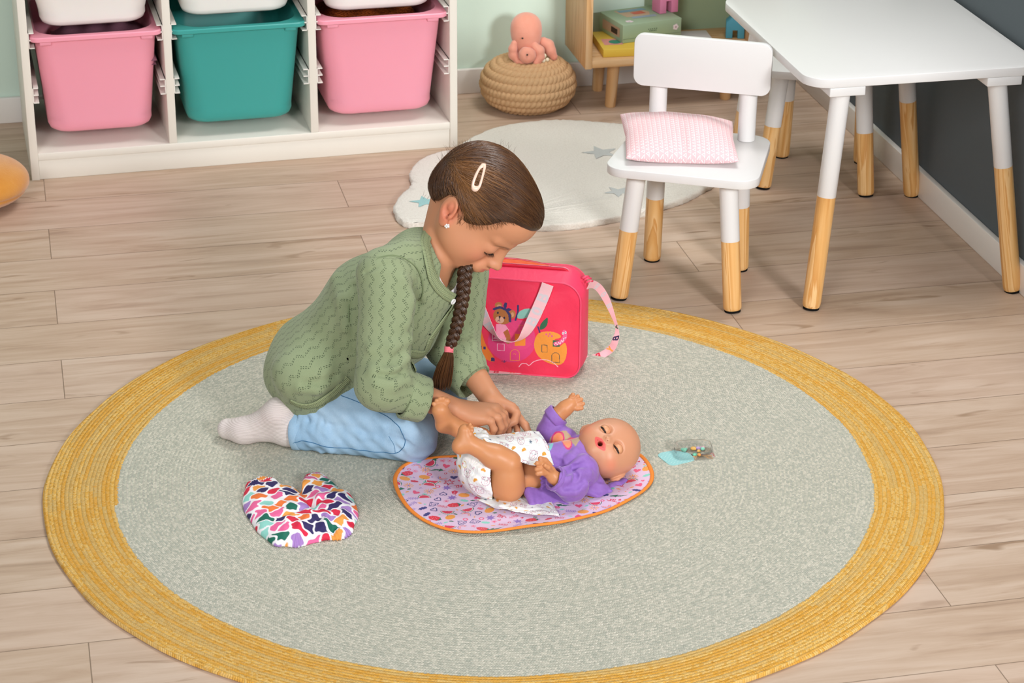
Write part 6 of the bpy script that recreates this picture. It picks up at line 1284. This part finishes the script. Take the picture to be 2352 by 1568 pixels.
# ================================================================== pink cushion on the chair
def _cush():
    nu = 150; nv = 120; c = [A(.405, .672), A(.617, .613), A(.664, .806), A(.452, .895)]; V = []; U = []; z0 = .2855
    def P(u, v, top):
        x, y = u*2-1, v*2-1; e = max(0, (1-abs(x)**2.6))*max(0, (1-abs(y)**2.6)); pin = 1-.045*(1-abs(x*y)**.8)*(max(abs(x), abs(y))**6); X = (x*pin+1)/2; Y_ = (y*pin+1)/2; p = (c[0]*(1-X)+c[1]*X)*(1-Y_)+(c[3]*(1-X)+c[2]*X)*Y_
        mid = .014+.012*v; w = .0018*math.sin(7*u+5*v)*e+.0012*math.sin(17*u-6*v)*e; dent = -.008*math.exp(-((u-.5)/.05)**2)*math.exp(-(v/.35)**2)*e**.3
        return (p[0], p[1], z0+mid+.030*e**.48+w+dent) if top else (p[0], p[1], z0+max(mid-.024*e**.42, .0004))
    for top in (1, 0):
        for i in range(nu):
            for j in range(nv): u, v = i/(nu-1), j/(nv-1); V.append(P(u, v, top)); U.append((u*.235, v*.21+(0 if top else .5)))
    n = nu*nv; F = []
    for i in range(nu-1):
        for j in range(nv-1): a = i*nv+j; F.append((a, a+nv, a+nv+1, a+1)); F.append((n+a+1, n+a+nv+1, n+a+nv, n+a))
    t = NT('pink_triangle_cotton', .7, .2); u, v, _ = t.sep(t.uv()); s = .0098; row = t.m_('FLOOR', t.m_('DIVIDE', u, s)); fu = t.m_('FRACT', t.m_('DIVIDE', u, s)); fv = t.m_('FRACT', t.m_('ADD', t.m_('DIVIDE', v, s*.92), t.m_('MULTIPLY', row, .5)))
    dy = t.m_('ABSOLUTE', t.m_('SUBTRACT', fv, .5)); e1 = t.m_('SUBTRACT', dy, t.m_('MULTIPLY', t.m_('SUBTRACT', fu, .10), .56)); e1 = t.m_('MULTIPLY', e1, .87); e2 = t.m_('SUBTRACT', fu, .86); sd = t.m_('MAXIMUM', e1, e2); ln = t.m_('LESS_THAN', t.m_('ABSOLUTE', t.m_('ADD', sd, .05)), .048)
    t.col(t.mix(ln, L4('e6bcc0'), L4('f3ebe9'))); t.bump(t.noise(t.obj(), 30, 3), .3, .004)
    tag(mk('cushion', V, F, t.m, uv=U), 'small pink cushion with white triangle print lying on the chair seat', 'cushion')
_cush()
# ================================================================== crocheted pouf and plush octopus by the wall
pc = A(.484, 1.872); mJ = plain('jute_yarn', 'c9a37a', .9, .1, nz=.16, nscale=500, bump=.5); mb = MB(); rows = [(-62, 0), (-42, 0), (-22, 0), (-3, 0), (16, 0), (35, 0), (52, 0), (66, 0), (77, 0), (85, 0)]
V, F = lathe([(.02, .006), (.085, .008), (.104, .03), (.108, .055), (.100, .085), (.07, .108), (.02, .117)], 48, (pc[0], pc[1], 0)); 
pouf = mk('pouf', V, F, mJ); tag(pouf, 'low round crocheted pouf in beige jute against the mint wall', 'pouf')
for k, (ph, _) in enumerate(rows):
    p = math.radians(ph); R_ = .016+.093*math.cos(p)**.60; z = .060+.0535*math.sin(p); n = max(40, int(R_/.108*420)); N = max(6, round(2*math.pi*R_/.024)); t = np.linspace(0, 2*math.pi, n, endpoint=False); nr_ = A(math.cos(p), math.sin(p))
    for s in (0, 1):
        tw = N*t+s*math.pi+k*.8; rad = R_+nr_[0]*.0042*np.cos(tw); zz = z+nr_[1]*.0042*np.cos(tw)+.0052*np.sin(tw)*nr_[0]; rad = rad-.0052*np.sin(tw)*nr_[1]; q = np.c_[pc[0]+rad*np.cos(t), pc[1]+rad*np.sin(t), np.maximum(zz, .0085)]; V, F = tube(np.r_[q, q[:1]], .0086*(1+.10*np.sin(2*np.r_[tw, tw[:1]])), 9, False); mb.add(V, F)
mb.mk('yarn_coil', mJ, pouf)
def plush(n, c, c2): t = NT(n, .95, .05); f = t.noise(t.obj(), 420, 3, .7); g = t.noise(t.obj(), 28, 2); t.col(t.mix(g, L4(c), L4(c2))); t.bump(f, .6, .002); t.set('Sheen Weight', .5); return t.m
mO = plush('coral_plush', 'eeaa94', 'dc8a72'); O = Sdf(); y = 1.862; zt = .122
k_ = A(-.004, 0, 0); O.ell(A(.477, y+.006, .204), (.0385, .0350, .0365), None, 0); O.ell(A(.477, y+.003, .180), (.0355, .033, .032), None, .015); O.cap(A(.478, y, .165), A(.48, y, .14), .026, .030, .012)
octo = None; V, F = O.mesh(.0025); octo = mk('plush_octopus', V, F, mO); tag(octo, 'coral plush octopus with curled arms sitting on the pouf', 'plush toy')
def lobe(P, r, nm='arm'):
    S = Sdf(); S.chain([PY(*p) for p in P], r, .004); V, F = S.mesh(.0022); mk(nm, V, F, mO, octo)
lobe([(1181, 100, 1.85), (1178, 112, 1.85), (1179, 126, 1.85), (1186, 136, 1.845)], [.008, .0105, .0115, .009]); lobe([(1248, 97, 1.87), (1259, 104, 1.865), (1264, 116, 1.86), (1272, 130, 1.855)], [.013, .0145, .0135, .0095])
t = np.linspace(0, 5.2, 9); lobe([(1212+9.5*math.cos(a+2.2)*(1-a*.05), 126-9.5*math.sin(a+2.2)*(1-a*.05), 1.826) for a in t], [.0115]*9); lobe([(1228, 106, 1.835), (1239, 116, 1.832), (1240, 130, 1.832), (1232, 143, 1.83)], [.0105, .012, .0115, .010]); lobe([(1190, 140, 1.84), (1205, 146, 1.835)], [.009, .009])
mb = MB(); mE = plain('bead_black', '15100e', .15, .6); mb.add(*ball(PY(1211, 126, 1.8125), .0022)); mb.mk('eye', mE, octo); mb = MB(); mb.add(*ball(PY(1200, 88, 1.8275), .0024)); mb.mk('eye', mE, octo)
mb = MB(); mb.add(*ball(PY(1250, 128, 1.835), .0058)); mb.add(*ball(PY(1248, 139, 1.832), .0058)); mb.add(*ball(PY(1257, 137, 1.836), .0050)); mb.mk('suckers', plain('cream_plush', 'e6dcc2', .9, .1), octo)
# ================================================================== low wooden shelf and its things
sh = empty('wall_shelf', (.835, 1.885, 0), 'low beech shelf on round legs against the wall, behind the chairs', 'shelf'); SB = .136; X0, X1, Y0, Y1 = .605, 1.062, 1.776, 1.986
box('side_panel', (X0, Y0, .116), (X0+.017, Y1, .56), mShelfW, sh, .0012); box('side_panel', (X1-.017, Y0, .116), (X1, Y1, .56), mShelfW, sh, .0012); box('shelf_board', (X0+.0172, Y0+.001, SB-.018), (X1-.0172, Y1, SB), mShelfX, sh, .001); box('top_board', (X0+.0172, Y0+.001, .542), (X1-.0172, Y1, .56), mShelfX, sh, .001)
for x, dx in ((X0+.085, -.006), (X1-.085, .006)):
    for yv, dy in ((Y0+.048, .004), (Y1-.030, .0)): cyl('leg', (x+dx, yv+dy, 0), (x, yv, SB-.0182), .0140, .0155, mShelfW, sh, 28, prof=[(0, .0125), (.02, .0138), (1, .0155)])
def qbox(name, fl, fr_, bl, z0, z1, mat, parent=None, bv=.001):
    fl, fr_, bl = [np.r_[p[:2], 0] for p in (fl, fr_, bl)]; d = nrm(fr_-fl); n = A(-d[1], d[0], 0); dep = (bl-fl)@n; w = np.linalg.norm(fr_-fl); P = [fl, fl+d*w, fl+d*w+n*dep, fl+n*dep]; V = [p+A(0, 0, z0) for p in P]+[p+A(0, 0, z1) for p in P]; o = mk(name, V, BOXF, mat, parent, smooth=False); bevel(o, bv); return o, fl, d, n, w, dep
mY = plain('yellow_card', 'e3c04b', .5, .3); yb, *_ = qbox('puzzle_box', A(.656, 1.800), A(.846, 1.790), A(.662, 1.950), SB+.0004, SB+.0204, mY); tag(yb, 'flat yellow box on the shelf, under the green box', 'box')
def flatpatch(name, P, z, c, parent): mk(name, [(x, y, z) for x, y in P], [tuple(range(len(P)))], plain('print_'+c, c, .5, .3), parent, smooth=False)
zy = SB+.0207; flatpatch('box_picture', [(.668, 1.835), (.715, 1.832), (.718, 1.880), (.671, 1.884)], zy, 'df9a92', yb); flatpatch('box_picture', xf(circp(14)[:-1], .700, 1.856, .016, 0), zy+.0002, '3f8f75', yb)
gz = SB+.0208; fl = G(1430, 100, gz); frr = G(1564, 82, gz); bl = G(1388, 66, gz); mGr = plain('sage_card', 'a5bd9f', .55, .25); gb_, fl, d, n, w, dep = qbox('game_box', fl, frr, bl, gz, gz+.046, mGr); tag(gb_, 'sage green game box with white flowers, stacked on the yellow box', 'box')
zz = gz+.0463; dep = min(dep, .15)
def onTop(a, b): p = fl+d*a*w+n*b*dep; return (p[0], p[1])
flatpatch('lid_print', [onTop(.25, .45), onTop(.62, .40), onTop(.70, .62), onTop(.60, .92), onTop(.20, .90)], zz, 'd3b596', gb_); flatpatch('lid_print', [onTop(.42, .55), onTop(.62, .55), onTop(.60, .72), onTop(.40, .70)], zz+.0003, 'd8684f', gb_); flatpatch('lid_print', [onTop(.3, .32), onTop(.7, .3), onTop(.72, .42), onTop(.32, .44)], zz+.0002, '9fb3c4', gb_); flatpatch('lid_print', [onTop(.25, .75), onTop(.7, .75), onTop(.68, .88), onTop(.24, .88)], zz+.0005, '7fa8bd', gb_)
mF = plain('flower_white', 'f0e4e8', .6)
def sideflower(a, z, s, onf=True):
    c = fl+d*a*w-n*.0006+A(0, 0, z) if onf else None; mb = MB()
    for k in range(5): q = [c+d*(s*(.55*math.cos(k*1.257)+.42*math.cos(t)))+A(0, 0, s*(.55*math.sin(k*1.257)+.42*math.sin(t)))-n*.0001*k for t in np.linspace(0, 6.283, 12)[:-1]]; mb.add(q, [tuple(range(11))])
    mb.mk('flower_print', mF, gb_, smooth=False); q = [c+d*(s*.25*math.cos(t))+A(0, 0, s*.25*math.sin(t))-n*.0012 for t in np.linspace(0, 6.283, 12)[:-1]]; mk('flower_print', q, [tuple(range(11))], plain('flower_heart', 'b08a9a', .6), gb_, smooth=False)
sideflower(.90, gz+.025, .0085); c = onTop(.18, .18); mb = MB()
for k in range(5): mb.add([(c[0]+.011*(.55*math.cos(k*1.257)+.42*math.cos(t)), c[1]+.011*(.55*math.sin(k*1.257)+.42*math.sin(t)), zz+.0001*k) for t in np.linspace(0, 6.283, 12)[:-1]], [tuple(range(11))])
mb.mk('flower_print', mF, gb_, smooth=False)
P = [fl+d*a*w-n*.0005+A(0, 0, gz+z) for a, z in ((.42, .020), (.58, .020), (.58, .031), (.42, .031))]
mb = MB()   # small dark lettering, too fine to read, and the seam of the lid
for r_, (zz_, a0, a1) in enumerate(((.022, .45, .58), (.0265, .43, .60))):
    for k in range(5): a = a0+(a1-a0)*k/5; mb.add([fl+d*(a*w)-n*.0006+A(0, 0, gz+zz_), fl+d*((a+.015)*w)-n*.0006+A(0, 0, gz+zz_), fl+d*((a+.015)*w)-n*.0006+A(0, 0, gz+zz_+.0028), fl+d*(a*w)-n*.0006+A(0, 0, gz+zz_+.0028)], [(0, 1, 2, 3)])
mb.mk('box_lettering', plain('ink_green', '5e7660', .6), gb_, smooth=False)
mb = MB(); mb.add([fl-n*.0007+A(0, 0, gz+.0095), fl+d*w-n*.0007+A(0, 0, gz+.0095), fl+d*w-n*.0007+A(0, 0, gz+.0105), fl-n*.0007+A(0, 0, gz+.0105)], [(0, 1, 2, 3)]); mb.mk('lid_seam', plain('seam_green', '7f977a', .6), gb_, smooth=False)
P = [fl+n*b*dep-d*.0006+A(0, 0, gz+z) for b, z in ((.12, .010), (.85, .010), (.85, .034), (.12, .034))]; mk('side_label', P, [(3, 2, 1, 0)], plain('label_tan', 'c9ac92', .6), gb_, smooth=False)
P = [fl+n*b*dep-d*.0010+A(0, 0, gz+z) for b, z in ((.22, .014), (.48, .014), (.48, .028), (.22, .028))]; mk('side_label', P, [(3, 2, 1, 0)], plain('label_dark', '40332e', .6), gb_, smooth=False)
def house(c, rz, w, dpt, hgt, roof, mat, label):
    R2 = lambda x, y_, z: (c[0]+x*math.cos(rz)-y_*math.sin(rz), c[1]+x*math.sin(rz)+y_*math.cos(rz), c[2]+z); dw, dh_ = w*.14, hgt*.52
    O = [(-w/2, 0), (-dw, 0), (-dw, dh_), (dw, dh_), (dw, 0), (w/2, 0), (w/2, hgt), (0, hgt+roof), (-w/2, hgt)]; V = [R2(x, -dpt/2, z) for x, z in O]+[R2(x, dpt/2, z) for x, z in O]; n = len(O); fc = [(0, 1, 2, 8), (2, 3, 6, 7, 8), (3, 4, 5, 6)]; F = fc+[tuple(i+n for i in f[::-1]) for f in fc]+[(i, i+n, (i+1) % n+n, (i+1) % n) for i in range(n)]
    o = mk('toy_house', V, F, mat, smooth=False); bevel(o, .0008); tag(o, label, 'toy', 'painted wooden toy houses'); return o
ph = G(1528, 26, gz+.0467); house((ph[0], ph[1]+.004, gz+.0468), math.radians(14), .052, .040, .058, .026, plain('pink_paint', 'e088ab', .5, .3), 'pink wooden toy house with a doorway, standing on the green box')
bh = G(1690, 88, SB+.0003); house((bh[0]+.002, bh[1]+.016, SB+.0003), math.radians(-16), .046, .036, .040, .022, plain('blue_paint', '4f9db5', .5, .3), 'blue wooden toy house on the shelf, beside the table edge')
bk, *_ = qbox('picture_book', G(1566, 96, SB+.006), G(1640, 93, SB+.006), G(1560, 72, SB+.006), SB+.0004, SB+.0065, plain('book_grey', 'd2cfd2', .6), None); tag(bk, 'thin pale grey picture book lying flat on the shelf', 'book')
# ================================================================== plush cushion at the left edge
S = Sdf(); cq = A(-.852, 1.440, .060); S.ell(cq, (.112, .112, .056), None, 0); S.ell(cq+A(.0, .055, .060), (.050, .04, .03), None, .01)
V, F = S.mesh(.0045); q = V-cq; V[:, 2] -= .003*np.exp(-(q[:, 2]/.0035)**2)*0; V = V-vnormals(V, F)*(.0035*np.exp(-((q[:, 2]+.018)/.003)**2))[:, None]; V[:, 2] = np.maximum(V[:, 2], .003)
tag(mk('plush_cushion', V, F, plush('ochre_velour', 'd99a48', 'c67c22')), 'round mustard orange plush cushion on the floor beside the cabinet', 'cushion')
